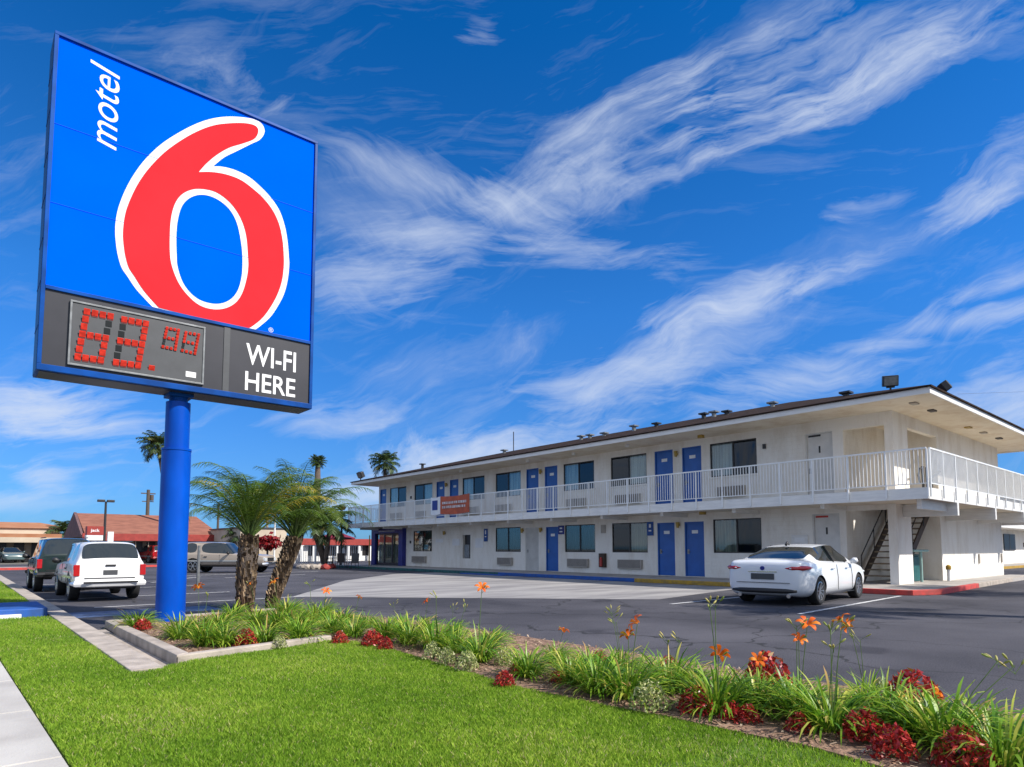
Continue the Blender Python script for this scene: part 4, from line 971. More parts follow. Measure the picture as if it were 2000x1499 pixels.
# SUV and older dark 4x4 by the lawn strip, heading away
q = gp(150,1174)
suv('white_suv', 'white boxy SUV with big dark rear window and red tail lights behind the sign pole', (q[0]+.62,q[1]+1.45,0), radians(90), M['suvwhite'], scale=.94, L=4.5, Ht=1.64)
suv('dark_offroader', 'dark green lifted off roader half hidden in front of the white SUV', (2.75,26.6,0), radians(90), M['suvdark'], scale=.93, L=4.1, Ht=1.82, rear_black=True, lift=.10)
q = gp(445,1114); q2 = gp(527,1114)
suv('silver_suv', 'tan and silver SUV seen from its side behind the two palm trees', (11.9,39.0,0), atan2(q2[1]-q[1], q2[0]-q[0]), M['tansilver'], scale=1.02, L=4.9, Ht=1.7)
def far_car(px, py, h, kind, paint, label, s=1.0, name='parked_car'):
    x, y = gp(px, py)
    if kind == 'sedan': return sedan(name, label, (x,y,0), h, paint, s, 'cars parked in front of the shops')
    return suv(name, label, (x,y,0), h, paint, s, 'cars parked in front of the shops')
far_car(18,1099,radians(-82),'sedan',M['tealpaint'],'grey green sedan facing the camera at the left edge of the photo',1.0)
far_car(56,1094,radians(180),'sedan',M['paintwhite'],'white car partly hidden between the grey green sedan and the dark off roader')
far_car(296,1100,radians(100),'suv',M['redpaint'],'maroon car parked in front of the red roofed restaurant')
far_car(4,1090,radians(95),'suv',M['blackpaint'],'black car parked close to the shop front at the far left')
far_car(110,1090,radians(60),'suv',M['blackpaint'],'black car at the shops behind the dark off roader')
# ------------------------------------------------------------------ plants
def strap_leaves(n, rs, L=(.35,.6), w=(.006,.011), spread=.05, lean=(.2,1.1), seg=5):
    """arching strap leaves in one array: verts, quads, random value"""
    V=[];Fq=[];R=[]
    for i in range(n):
        a = rs.uniform(0,2*pi); r0 = spread*sqrt(rs.rand()); x,y,z = r0*cos(a),r0*sin(a),0.0
        a += rs.normal(0,.35); Ln = rs.uniform(*L); ww = rs.uniform(*w); th = rs.uniform(.1,1.05); bend = rs.uniform(.7,2.2); o = len(V); tw = rs.normal(0,.25)
        side = (-sin(a+tw), cos(a+tw)); rv = np.clip(rs.normal(.5,.2),0,1)
        if rs.rand() < .07: rv = rs.uniform(.88,1)
        for k in range(seg+1):
            u = k/seg; wk = ww*(1-.15*u) if k < seg else ww*.1
            wk *= (.7+.6*u) if u < .5 else 1
            V.append((x-side[0]*wk,y-side[1]*wk,z)); V.append((x+side[0]*wk,y+side[1]*wk,z+ww*.35)); R += [rv-.12+.15*u]*2
            ang = th + bend*u**1.4; dl = Ln/seg; x += cos(a)*sin(ang)*dl; y += sin(a)*sin(ang)*dl; z += cos(ang)*dl; z = max(z,.01)
            if k < seg: Fq.append((o+2*k,o+2*k+1,o+2*k+3,o+2*k+2))
    return V, Fq, R
def lily_mesh(seed, n=225, L=(.26,.54)):
    rs = np.random.RandomState(seed); V,Fq,R = strap_leaves(n, rs, L=L, w=(.0055,.0105), spread=.12)
    return np.array(V), np.array(Fq), np.clip(R,0,1)
lily_data = [lily_mesh(s) for s in range(5)]
lily_me = []
for i, (V,Fq,R) in enumerate(lily_data):
    o = mesh_np('leaves', V, Fq, M['lily'], rnd=R); lily_me.append(o.data); bpy.data.objects.remove(o)
def bush_mesh(seed, n=420, r=.17, h=.20, leaf=.022, m_='redleaf', stems=True):
    rs = np.random.RandomState(seed); V=[];Fq=[];R=[]
    for i in range(n):
        a = rs.uniform(0,2*pi); q = rs.rand()**.5; ph_ = rs.rand()
        rr = r*q*(1-.35*ph_); x,y = rr*cos(a),rr*sin(a); z = h*ph_*(1.05-.5*q*q)+.015
        s = leaf*rs.uniform(.6,1.3); d = rs.normal(0,1,3); d[2] = abs(d[2])*.7; d /= np.linalg.norm(d); e = np.cross(d, rs.normal(0,1,3)); e /= np.linalg.norm(e); f = np.cross(d,e)
        o = len(V); p = np.array((x,y,z))
        for (u,v) in ((-1,0),(0,-.45),(1,0),(0,.45)): V.append(tuple(p+e*s*u+f*s*v+d*s*.25*abs(u)))
        Fq.append((o,o+1,o+2,o+3)); R += [np.clip(rs.normal(.5,.24),0,1)]*4
    o = mesh_np('leaves', np.array(V), np.array(Fq), M[m_], rnd=np.array(R)); me = o.data; bpy.data.objects.remove(o); return me
red_me = [bush_mesh(20+i) for i in range(4)]; pale_me = [bush_mesh(40+i, 420, .16, .22, .018, 'palegreen') for i in range(3)]
fans = [bush_mesh(60+i, 260, .13, .12, .02) for i in range(2)]
lilies = []
def clump(px, py, s, label, i, cat='daylily', name='daylily_clump', group='daylily clumps in the flower bed', z=LZ):
    x, y = gp(px, py, z); t_ = thing(name, label, cat, (x,y,z), random.uniform(0,6.28), group); t_.scale = (s*.92,s*.92,s*random.uniform(.80,.95))
    o = bpy.data.objects.new('leaves', lily_me[i%len(lily_me)]); C.objects.link(o); o.parent = t_; lilies.append((t_, px, py)); return t_
def shrub(px, py, s, label, me, name, cat, group, z=LZ):
    x, y = gp(px, py, z); t_ = thing(name, label, cat, (x,y,z), random.uniform(0,6.28), group); t_.scale = (s,)*3
    o = bpy.data.objects.new('leaves', me); C.objects.link(o); o.parent = t_
    st_ = MB()
    for k in range(5):
        a = random.uniform(0,6.28); st_.tube([(0,0,-.02),(.07*cos(a),.07*sin(a),.12)], [.006,.003], 5)
    st_.build('stem', M['stalk'], t_); return t_
L_ = [
 (268,1228,.95,'daylily clump on the far side of the sign pole, left of it'),
 (352,1248,1.0,'daylily clump touching the right side of the blue sign pole'),
 (400,1262,1.0,'daylily clump at the planter kerb in front of the sign pole'),
 (425,1238,1.05,'daylily clump between the sign pole and the thick palm trunk'),
 (455,1212,.95,'dark daylily clump at the very foot of the thick palm'),
 (515,1256,1.05,'daylily clump in front of the thick palm trunk'),
 (545,1228,1.1,'daylily clump just right of the thick palm trunk'),
 (585,1252,1.0,'daylily clump behind the brownish dry tuft by the planter kerb'),
 (560,1205,1.0,'daylily clump at the foot of the leaning palm'),
 (612,1222,1.1,'daylily clump right of the leaning palm trunk'),
 (650,1236,1.0,'daylily clump above the end of the planter kerb'),
 (690,1244,.9,'daylily clump at the gap between planter and long bed'),
 (755,1248,1.0,'first daylily clump of the long bed, behind dark red leaves'),
 (800,1258,1.05,'daylily clump of the long bed under the first orange bloom'),
 (850,1268,1.05,'daylily clump behind the leftmost variegated shrub'),
 (935,1292,1.1,'upright daylily clump under the single orange bloom before the apron'),
 (890,1275,.9,'daylily clump squeezed between two variegated shrubs'),
 (1030,1322,.9,'daylily clump beside the pale pink flowering shrub'),
 (1115,1335,.85,'daylily clump where the bed shows its first bare mulch'),
 (1165,1352,1.0,'daylily clump left of the starry bud stalk'),
 (1225,1362,1.1,'yellowish daylily clump spilling left over the mulch'),
 (1310,1350,1.0,'daylily clump behind the white flecked shrub'),
 (1400,1392,1.05,'daylily clump topped with a low orange bloom'),
 (1480,1385,.85,'small daylily clump between the two largest middle clumps'),
 (1560,1400,.9,'sprawling daylily clump left of the tallest orange flowers'),
 (1625,1425,1.1,'large daylily clump under the tallest orange flowers'),
 (1735,1415,.9,'yellow green daylily clump leaning over pink red leaves'),
 (1850,1462,1.1,'large daylily clump near the lower right corner'),
 (1960,1500,1.0,'daylily clump cut by the right edge of the photo'),
 (715,1225,0.66,'small daylily clump at the asphalt side where the long bed begins'),
 (780,1228,0.66,'small daylily clump along the kerb behind the first bloom'),
 (830,1236,0.70,'kerb side daylily clump between the first and second bud stalks'),
 (885,1244,0.70,'kerb side daylily clump beyond the variegated shrubs'),
 (960,1262,0.70,'kerb side daylily clump right of the upright one'),
 (1085,1296,0.66,'kerb side daylily clump left of the pinkish red plant'),
(1150,1308,0.70,'kerb side daylily clump under the starry bud stalk'),
 (1215,1322,0.74,'kerb side daylily clump under the paired orange blooms'),
(1280,1338,0.70,'kerb side daylily clump left of the red plant behind the white flecked shrub'),
 (1355,1352,0.74,'kerb side daylily clump behind the orange topped clump'),
(1440,1368,0.70,'kerb side daylily clump left of the crimson plant'),
 (1540,1370,0.70,'kerb side daylily clump under the left tall orange bloom'),
(1690,1392,0.74,'kerb side daylily clump right of the tallest orange flowers'),
 (1905,1440,0.82,'kerb side daylily clump at the right edge'),
 (385,1240,.85,'bushy daylily clump squeezed against the sign pole on its right'),
 (500,1222,.9,'daylily clump hiding the foot of the thick palm on its right'),
 (575,1232,.9,'daylily clump in the middle of the planter behind the red plant'),
 (630,1206,.85,'kerb side daylily clump right of the leaning palm'),
 (670,1222,.85,'kerb side daylily clump above the planter tip'),
 (440,1262,.85,'low daylily clump on the planter edge beside the dark red plant'),
 (1790,1440,.9,'daylily clump half covering red leaves near the right corner')]
for i, (px,py,s,l) in enumerate(L_): clump(px, py, s, l, i)
for i in range(8):   # the bed runs on past the frame
    y = -.3-i*.8; t_ = thing('daylily_clump','daylily clump beyond the lower right corner of the photo','daylily',(5.0+.3*sin(i*2.),y,LZ),i,'daylily clumps past the frame'); o = bpy.data.objects.new('leaves', lily_me[i%5]); C.objects.link(o); o.parent = t_
R_ = [(278,1232,.9,'orange red leaved plant left of the pole base'),(480,1262,1.0,'dark red leaved plant by the planter kerb under the thick palm'),(598,1245,.7,'rusty red leaved plant between daylilies right of the palms'),
 (664,1257,.75,'crimson leaved plant at the tip of the planter kerb'),(728,1262,1.0,'red leaved plant at the left start of the long bed'),(752,1268,.7,'small deep red plant on the lawn edge beside a larger one'),
 (985,1340,.65,'low faded red plant on bare mulch at the lawn edge'),(1008,1322,.6,'dark bronze plant under the pale pink shrub'),(1090,1335,.6,'small maroon plant in the shade of a daylily clump'),
 (1172,1300,.7,'pinkish red plant behind the daylilies near the kerb'),(1305,1320,.9,'red leaved plant behind the white flecked shrub'),
 (1360,1394,.95,'deep red plant on mulch left of the orange topped clump'),(1430,1408,.65,'bright red plant at the lawn edge'),(1462,1412,.6,'scarlet plant right beside the bright red one'),
 (1500,1345,1.5,'crimson plant standing behind the middle daylilies at the kerb'),(1560,1430,.6,'dark red sprig under the largest daylily clump'),
 (1690,1450,1.0,'pink red plant with broad leaves right of the largest clump'),(1745,1480,.9,'red plant below the pink one at the lawn edge'),(1785,1392,1.5,'red leaved plant behind the daylilies near the right corner'),(1885,1505,1.1,'big scarlet plant cut by the bottom edge')]
for i, (px,py,s,l) in enumerate(R_): shrub(px,py,s,l,red_me[i%4],'red_leaved_plant','plant','red leaved plants in the flower bed')
P_ = [(545,1266,.7,'dry brownish green tuft on the mulch in front of the palms'),(845,1288,.85,'leftmost variegated shrub at the lawn edge'),(872,1298,.8,'variegated shrub second along the lawn edge'),(912,1310,.9,'tallest variegated shrub on the curved lawn edge'),
 (985,1300,.8,'pale pink and cream shrub behind the bare mulch'),(1055,1318,.7,'cream flecked shrub tucked between two daylily clumps'),(1268,1388,1.05,'white flecked round shrub on the lawn edge in mid bed'),(1725,1370,.8,'pale shrub against the kerb near the tall orange flowers'),(1930,1440,.9,'pale green shrub by the kerb at the right edge'),(330,1240,.5,'small pale tuft at the base of the blue pole')]
for i, (px,py,s,l) in enumerate(P_): shrub(px,py,s,l,pale_me[i%3],'variegated_shrub','shrub','variegated shrubs in the flower bed')
# flower stalks: part of the nearest clump
def flower(mb, R, c, s, tilt, az, rs):
    """six recurved petals"""
    ax = Vector((sin(tilt)*cos(az), sin(tilt)*sin(az), cos(tilt))); u = ax.orthogonal().normalized(); v = ax.cross(u)
    for k in range(6):
        a = 2*pi*k/6+rs.uniform(-.12,.12); d = u*cos(a)+v*sin(a); t_ = ax.cross(d); prev = []
        for q, (rad, hh, w_) in enumerate(((.06,0,.05),(.35,.42,.17),(.75,.62,.24),(1.05,.50,.16),(1.2,.32,.02))):
            p = c + d*rad*s + ax*hh*s; prev.append((p-t_*w_*s, p+t_*w_*s))
        o = len(mb.v)
        for a_, b_ in prev: mb.v += [tuple(a_), tuple(b_)]
        rv = min(1,max(0,rs.gauss(.45,.22)))
        R += [rv+.3,rv+.3] + [rv]*8
        for q in range(4): mb.f.append((o+2*q,o+2*q+1,o+2*q+3,o+2*q+2)); mb.m.append(0)
def stalk(px, py, kind='flower', s=.05, nb=3, seed=0, lean=None):
    rs = random.Random(seed+px)
    best = min(lilies, key=lambda l: abs(l[1]-px)*1.0 + (0 if l[2] > py else 500) + abs(l[2]-py)*.15) if lean is None else min(lilies, key=lambda l: abs(l[1]-lean))
    t_ = best[0]; base = Vector(t_.location)
    r = ray(px, py); D = base.x*WY + base.y*WX; k = D/(r[0]*WY + r[1]*WX); tip = Vector((r[0]*k, r[1]*k, EYE+r[2]*k))
    off = Vector((rs.uniform(-.03,.03), rs.uniform(-.03,.03), .02)); mid = (base+off)*.45+tip*.55+Vector((0,0,.04))
    inv = Matrix.LocRotScale(t_.location, t_.rotation_euler, t_.scale).inverted()
    T = lambda p: inv @ Vector(p)
    st_ = MB().tube([T(base+off), T(mid), T(tip)], [.0045,.0035,.0025], 6)
    bd = MB(); RB = []
    for b in range(nb):
        a = rs.uniform(0,6.28); q = tip - Vector((0,0,rs.uniform(.0,.06))) ; e = q + Vector((cos(a)*.045, sin(a)*.045, rs.uniform(.02,.06))); st_.tube([T(q),T(e)], .002, 5)
        d = (e-q).normalized(); o = len(bd.v); bd.tube([T(e),T(e+d*.018),T(e+d*.04),T(e+d*.05)], [.004,.008,.007,.002], 6); RB += [rs.random()]*(len(bd.v)-o)
    so = st_.build('flower_stalk', M['stalk'], t_)
    if nb:
        me = mesh_np('bud_sprays', np.array(bd.v), np.array([f if len(f) == 4 else f[:4] for f in bd.f]), M['bud'], so, rnd=RB)
    if kind == 'flower':
        fm = MB(); R = []; flower(fm, R, Vector((0,0,0)), 1, .0, 0, rs)
        me = mesh_np('flower', np.array(fm.v), np.array(fm.f), M['petal'], so, rnd=np.clip(R,0,1)); sc = s/max(t_.scale)
        me.location = T(tip); me.scale = (sc,)*3; me.rotation_euler = (rs.uniform(.3,1.1), rs.uniform(-.6,.6), rs.uniform(0,6.28))
for a in [(388,1150,'flower',.085,2),(405,1165,'bud',0,3),(490,1142,'flower',.05,1),(537,1140,'flower',.085,2),(605,1140,'bud',0,4),(637,1157,'flower',.085,2),(768,1180,'bud',0,5),(835,1176,'flower',.07,2),(852,1163,'bud',0,4),(885,1190,'bud',0,4),(908,1186,'bud',0,5),(941,1150,'flower',.075,2),
          (1195,1198,'bud',0,9),(1204,1215,'bud',0,5),(1245,1218,'flower',.075,0),(1227,1243,'flower',.065,1),(1304,1250,'bud',0,3),(1328,1250,'bud',0,3),(1386,1183,'bud',0,3),(1397,1185,'bud',0,3),(1403,1280,'flower',.075,1),(1556,1222,'bud',0,5),(1577,1222,'flower',.075,1),(1622,1228,'bud',0,5),(1628,1262,'bud',0,4),(1645,1215,'flower',.07,1),(1660,1224,'flower',.06,3),(1680,1250,'bud',0,4),(1826,1355,'flower',.05,1),(1762,1368,'flower',.045,0),(700,1168,'flower',.05,1),(1100,1235,'flower',.06,1),(1480,1290,'flower',.06,1),(1560,1250,'flower',.055,1)]: stalk(*a)
stalk(1950,1290,'bud',0,4,lean=1850); stalk(1982,1300,'bud',0,4,lean=1850)

# ------------------------------------------------------------------ palms
def pinnate(rs, n, Lf, up=(.1,1.5), droop=1.6, leaf=.28, lw=.008, nl=44, yellow=.04):
    V=[];Fq=[];R=[]; Vr = MB()
    for i in range(n):
        a = i*2.399963+rs.normal(0,.15); el = up[0]+(up[1]-up[0])*((i+.5)/n)**.8; L = Lf*rs.uniform(.8,1.08); dr = droop*rs.uniform(.75,1.2)
        base_rv = np.clip(rs.normal(.42,.15),0,.8)
        if rs.rand() < yellow: base_rv = .97
        p = np.array((0.,0.,0.)); ang = el; pts=[]; dirs=[]; S_ = 14
        for k in range(S_+1):
            d = np.array((cos(a)*cos(ang), sin(a)*cos(ang), sin(ang))); pts.append(p.copy()); dirs.append(d); p = p+d*L/S_; ang -= dr/S_*(.12+2.0*(k/S_)**1.3)
        Vr.tube([tuple(q) for q in pts[::2]], [.016*(1-.85*k/7)*Lf/1.5 for k in range(8)], 5)
        side = np.array((-sin(a),cos(a),0.))
        for j in range(nl):
            u = .2+.8*(j+.5)/nl; f = u*S_; k = min(int(f),S_-1); q = pts[k]+(pts[k+1]-pts[k])*(f-k); d = dirs[k]; nrm = np.cross(side,d)
            ll = leaf*(.55+.9*sin(pi*min(1,u*.95+.05)))*rs.uniform(.85,1.1)*.8
            for s in (-1,1):
                t_ = side*s*.86+d*.55+nrm*rs.normal(.12,.14); t_ /= np.linalg.norm(t_); w_ = lw
                o = len(V); m1 = q+t_*ll*.5; m1[2] -= ll*.06; e = q+t_*ll; e[2] -= ll*rs.uniform(.18,.45)
                wd = d*w_
                V += [tuple(q-wd*.6),tuple(q+wd*.6),tuple(m1+wd),tuple(m1-wd),tuple(e+wd*.15),tuple(e-wd*.15)]
                Fq += [(o,o+1,o+2,o+3),(o+3,o+2,o+4,o+5)]; R += [np.clip(base_rv+rs.normal(0,.08),0,1)]*6
    return np.array(V), np.array(Fq), np.array(R), Vr
def boots(rs, path_, r0, r1, dens=150):
    """old leaf bases spiralling up the trunk"""
    V=[];Fq=[];R=[]; pts=[Vector(p) for p in path_]
    for i in range(dens):
        u = (i+.5)/dens; f = u*(len(pts)-1); k = min(int(f),len(pts)-2); c = pts[k].lerp(pts[k+1], f-k); r = r0+(r1-r0)*u; a = i*2.399963+rs.normal(0,.1)
        r *= min(1, .62+.9*u)
        d = Vector((cos(a),sin(a),0)); s = Vector((-sin(a),cos(a),0)); h = rs.uniform(.07,.11); w_ = rs.uniform(.035,.05); out = rs.uniform(.02,.05)
        b0 = c+d*(r*.85); tip = b0+d*out+Vector((0,0,h)); lo_ = b0+d*(out*.5)-Vector((0,0,.01)); o = len(V)
        V += [tuple(b0-s*w_),tuple(b0+s*w_),tuple(tip+s*w_*.55),tuple(tip-s*w_*.55),tuple(b0-s*w_*.5+d*.03+Vector((0,0,-.02))),tuple(b0+s*w_*.5+d*.03+Vector((0,0,-.02))),tuple(tip+s*w_*.4+d*.015),tuple(tip-s*w_*.4+d*.015)]
        Fq += [(o+4,o+5,o+6,o+7),(o,o+4,o+7,o+3),(o+1,o+5,o+6,o+2),(o+3,o+2,o+6,o+7),(o,o+1,o+2,o+3)]; R += [rs.rand()]*8
    return np.array(V), np.array(Fq), np.array(R)
def palm(label, loc, path_, r0, r1, nf, Lf, seed, leaf=.28, up=(-.35,1.45), droop=1.7, near=True, group='date palms in the planter', yellow=.06, name='palm_tree', nl=44, lw=.008):
    rs = np.random.RandomState(seed); t_ = thing(name, label, 'palm tree', loc, 0, group)
    tr = MB().tube(path_, ([r0*.6,r0*.68,r0*.95,r0,r1] if near else [r0*.7]+[r0]*(len(path_)-2)+[r1]), 14).build('trunk', M['bark'], t_, smooth=True)
    if near:
        V,Fq,R = boots(rs, path_, r0, r1, 330); mesh_np('bark_leaves', V, Fq, M['boot'], tr, rnd=R)
    V,Fq,R,Vr = pinnate(rs, nf, Lf, up=up, droop=droop, leaf=leaf, yellow=yellow, nl=nl, lw=lw)
    top = Vector(path_[-1]); cr = mesh_np('crown', V, Fq, M['frond'] if near else M['frondfar'], t_, rnd=R); cr.location = top
    Vr.build('rachis', M['stalk'], cr); return t_
x, y = gp(478,1198,LZ); H1 = 1.62
palm('thicker upright date palm right beside the blue sign pole', (x,y,LZ), [(0,0,-.05),(.0,0,.25),(.02,.02,.8),(.04,.02,1.25),(.05,.02,1.45)], .19,.16, 42, 1.95, 5, up=(.72,1.57), droop=2.2, yellow=.14, lw=.006, nl=50)
x, y = gp(530,1188,LZ)
palm('leaning date palm to the right of the thicker one', (x,y,LZ), [(0,0,-.05),(.06,.02,.25),(.26,.10,.75),(.46,.18,1.2),(.56,.22,1.45)], .16,.17, 42, 2.1, 11, up=(.72,1.57), droop=2.2, yellow=.08, lw=.006, nl=50)
def far_palm(px, py_base, py_crown, D, Lf, label, seed, r=.16, nf=26, fan=False, name='palm_tree', lean=0, gz=0):
    r_ = ray(px, py_crown); k = D/(r_[0]*WY+r_[1]*WX); x, y, z = r_[0]*k, r_[1]*k, EYE+r_[2]*k
    t_ = palm(label, (x-lean,y,0), [(0,0,0),(lean*.2,0,z*.33),(lean*.6,0,z*.7),(lean,0,z)], r*1.2, r*.8, nf, Lf, seed, leaf=Lf*.3, near=False, group='palm trees behind the lot', up=(-.7,1.3), droop=1.6 if not fan else .9, nl=22, lw=.03*Lf/1.5, name=name); return t_
far_palm(308,1100,872,64,2.0,'feathery palm crown peeking out left of the blue pole',31,nf=34,lean=-1.7)
far_palm(752,1100,905,62,1.7,'palm crown rising above the far end of the motel roof',32,nf=30)
far_palm(621,1100,902,95,1.35,'slender fan palm far behind the leaning date palm',33,r=.42,nf=40,fan=True)
far_palm(128,1100,1043,70,2.3,'short palm between the shops and the red roofed restaurant',34,nf=24)
far_palm(612,1095,1030,45,2.0,'curved small palm at the pool fence, the left one',35,r=.2,nf=22,lean=-.9)
far_palm(645,1095,1025,45,1.9,'curved small palm at the pool fence, the right one',36,r=.13,nf=24,lean=.3)
far_palm(470,1100,1050,60,1.9,'low bushy palm glimpsed between the two date palm trunks',37,nf=20)
# palms standing outside the frame whose shadows reach the lot
palm('tall palm outside the frame to the right, shading the lot', (17.3,1.2,0), [(0,0,0),(0,0,2),(.1,0,4),(.1,0,5.6)], .22,.16, 30, 2.2, 51, leaf=.5, near=False, group='palm trees past the right edge of the photo', nl=30, lw=.02)
palm('second tall palm outside the frame, farther along the drive', (26.5,.2,0), [(0,0,0),(0,0,2),(.1,0,4),(.1,0,6.2)], .22,.16, 28, 2.2, 52, leaf=.5, near=False, group='palm trees past the right edge of the photo', nl=30, lw=.02)

# ------------------------------------------------------------------ background buildings and street things
M['tile'] = mat('red_roof_tile', (.30,.13,.09), .95, spec=.1, var=.2, scale=1.2, col2=(.21,.09,.065), bump=.5, bscale=8, stretch=(1,3,3))
M['tile2'] = mat('orange_roof_tile', (.38,.19,.11), .95, spec=.1, var=.2, scale=1.0, col2=(.34,.15,.08))
M['redband'] = mat('red_fascia_band', (.34,.04,.03), .6, var=.15)
M['cream'] = mat('cream_stucco', (.56,.47,.36), .85, var=.15, scale=.6)
M['shade'] = mat('shop_front_dark', (.035,.03,.03), .3, var=.2, scale=1)
M['purple'] = mat('gable_shingle', (.16,.09,.09), .9, var=.2)
def fpt(px, py, U): x, z = onY(px, py, U); return x, z
jb = thing('red_roofed_restaurant', 'restaurant with a big red tile roof and red fascia band behind the white SUV', 'building')
U1, U2 = 68.0, 74.5
xa, xb = fpt(198,1045,U1)[0], fpt(432,1047,U1)[0]; ze = fpt(300,1044,U1)[1]; zr = fpt(200,1004,U2)[1]
xr0 = fpt(150,1003,U2)[0]; xr1 = fpt(383,1009,U2)[0]
xa = xr0-.1
rfm = MB().add([(xa,U1,ze),(xb,U1,ze),(xr1,U2,zr),(xr0,U2,zr),(xa,2*U2-U1,ze),(xb,2*U2-U1,ze)], [(0,1,2,3),(3,2,5,4),(1,5,2),(0,3,4),(0,4,5,1)])
rfm.build('roof', M['tile'], jb)
MB().box(xa-.2,xb+.1,U1-.25,U1-.01,ze-.62,ze+.02).box(xb-.01,xb+.24,U1-.01,U1+9,ze-.62,ze+.02).build('fascia_band', M['redband'], jb)
MB().box(xa+.6,xb-.4,U1+1.6,2*U2-U1-.4,0,ze-.01).build('wall', M['cream'], jb)
for i in range(9):
    q = xa+1.0+i*(xb-xa-2)/9; o = MB().box(q,q+(xb-xa-2)/9-.35,U1+1.52,U1+1.598,.75 if i > 5 else .05,ze-.7).build('window', M['shade'], jb)
    MB().box(q-.17,q-.12,U1+.1,U1+.16,0,ze-.63).build('porch_post', M['cream'], jb)
pg = MB().add([(xa-.25,U1-.3,ze-.3),(xr0-.25,U2,zr+.08),(xa-.25,2*U2-U1,ze-.3),(xa-.03,U1-.3,ze-.3),(xr0-.03,U2,zr+.08),(xa-.03,2*U2-U1,ze-.3)], [(0,1,2),(5,4,3),(0,3,4,1),(1,4,5,2),(2,5,3,0)]).build('gable', M['purple'], jb)
js = thing('red_sign_cube', 'small red and white roadside sign in front of the red tile roof', 'sign')
US = 60.0; a = fpt(170,1028,US); b = fpt(201,1056,US)
xm = (a[0]+b[0])/2; MB().box(xm-.16,xm+.16,US+.3,US+.6,0,b[1]+.1).build('post', M['fascia'], js)
MB().box(a[0],b[0],US,US+.9,b[1],b[1]+.42).build('base_panel', M['plate'], js); MB().box(a[0]+.02,b[0]+.02,US-.02,US+.9,b[1]+.421,a[1]).build('red_panel', M['redband'], js)
lettering('lettering', 'jack', M['plate'], js, a[0]+.25, b[0]-.25, b[1]+.6, a[1]-.2, US-.025, bold=.02)
MB().box(b[0]+.35,b[0]+.75,US+.2,US+.6,b[1]-.2,b[1]+.7).build('side_panel', M['plate'], js)
# shops at the far left
sh = thing('shop_row', 'long low row of shops with orange tiled roof at the far left', 'building')
U3 = 84.0; x0 = fpt(-260,1050,U3)[0]; x1 = fpt(150,1050,U3)[0]; zt = fpt(60,1021,U3+4)[1]; zm = fpt(60,1032,U3)[1]
z2 = fpt(60,1043,U3-2.4)[1]; z3 = fpt(60,1052,U3-2.5)[1]; z4 = fpt(60,1060,U3-2.5)[1]
MB().add([(x0,U3,zm),(x1,U3,zm),(x1-3,U3+4,zt),(x0,U3+4,zt),(x1,U3+9,zm),(x0,U3+9,zm)], [(0,1,2,3),(3,2,4,5),(1,4,2),(0,3,5),(0,5,4,1)]).build('roof', M['tile2'], sh)
MB().box(x0,x1-1.5,U3+.2,U3+8.8,0,zm-.01).build('wall', M['cream'], sh)
MB().box(x0,x1-1.6,U3-2.5,U3+.19,z3,z2).build('canopy_roof', M['tile2'], sh); MB().box(x0,x1-1.4,U3-2.6,U3-2.501,z4,z3+.1).build('canopy_fascia', M['cream'], sh)
for i in range(10):
    w_ = (x1-x0)/11; q = x0+.5+i*w_; MB().box(q,q+w_-.6,U3+.1,U3+.199,.3,z4).build('shop_window', M['shade'], sh)
# cream building behind the palms and red canopy
cb = thing('cream_building', 'cream flat roofed building seen between the two date palm trunks', 'building')
U4 = 60.0; a = fpt(470,1032,U4); b = fpt(560,1032,U4)
MB().box(a[0],b[0],U4,U4+9,0,a[1]).build('wall', M['cream'], cb); MB().box(a[0]-.1,b[0]+.1,U4-.1,U4+9.1,a[1]+.001,a[1]+.12).build('parapet', M['display'], cb)
MB().box(a[0]+1.5,b[0]-2.5,U4-.03,U4-.001,.4,1.8).build('window', M['shade'], cb)
cn = thing('red_canopy_building', 'low building with a bright red roof edge behind the pool fence', 'building')
U5 = 66.0; a = fpt(585,1052,U5); b = fpt(760,1054,U5); zb_ = fpt(650,1065,U5)[1]
MB().box(a[0],b[0]+2,U5,U5+6,zb_,a[1]).build('roof', M['redband'], cn)
MB().box(a[0]+.4,b[0]+1,U5+.6,U5+5,0,zb_-.01).build('wall', M['fascia'], cn)
for i in range(9):
    q = a[0]+.2+i*(b[0]-a[0])/8; MB().box(q,q+.25,U5+.1,U5+.3,0,zb_-.01).build('porch_post', M['white'], cn)
for i in range(5):
    q = a[0]+1.2+i*(b[0]-a[0])/5; MB().box(q,q+1.7,U5+.55,U5+.599,.6,1.9).build('window', M['shade'], cn)
# pool fence
pf = thing('pool_fence', 'white picket pool fence left of the motel office', 'fence')
U6 = 46.5; a = fpt(560,1066,U6); b = fpt(736,1066,U6); zt = a[1]
b = (24.0, zt); f = MB().bar((a[0],U6,zt),(b[0],U6,zt),.05,.05).bar((a[0],U6,.3),(b[0],U6,.3),.04,.04)
q = a[0]
while q < b[0]: f.box(q,q+.03,U6-.015,U6+.015,.31,zt-.02); q += .16
f.build('pickets', M['rail'], pf)
q = a[0]
while q < b[0]: MB().box(q-.04,q+.04,U6-.05,U6+.05,0,zt+.06).build('post', M['rail'], pf); q += 2.2
um = thing('patio_umbrella', 'maroon patio umbrella inside the pool fence', 'umbrella')
U7 = 49.0; cx, cz = fpt(657,1038,U7); _, ez = fpt(657,1051,U7); n = 8; R = 1.55
M['maroon'] = mat('maroon_canvas', (.20,.012,.035), .8, var=.15)
vs = [(cx,U7,cz)] + [(cx+R*cos(2*pi*k/n),U7+R*sin(2*pi*k/n),ez) for k in range(n)] + [(cx+R*cos(2*pi*k/n),U7+R*sin(2*pi*k/n),ez-.12) for k in range(n)]
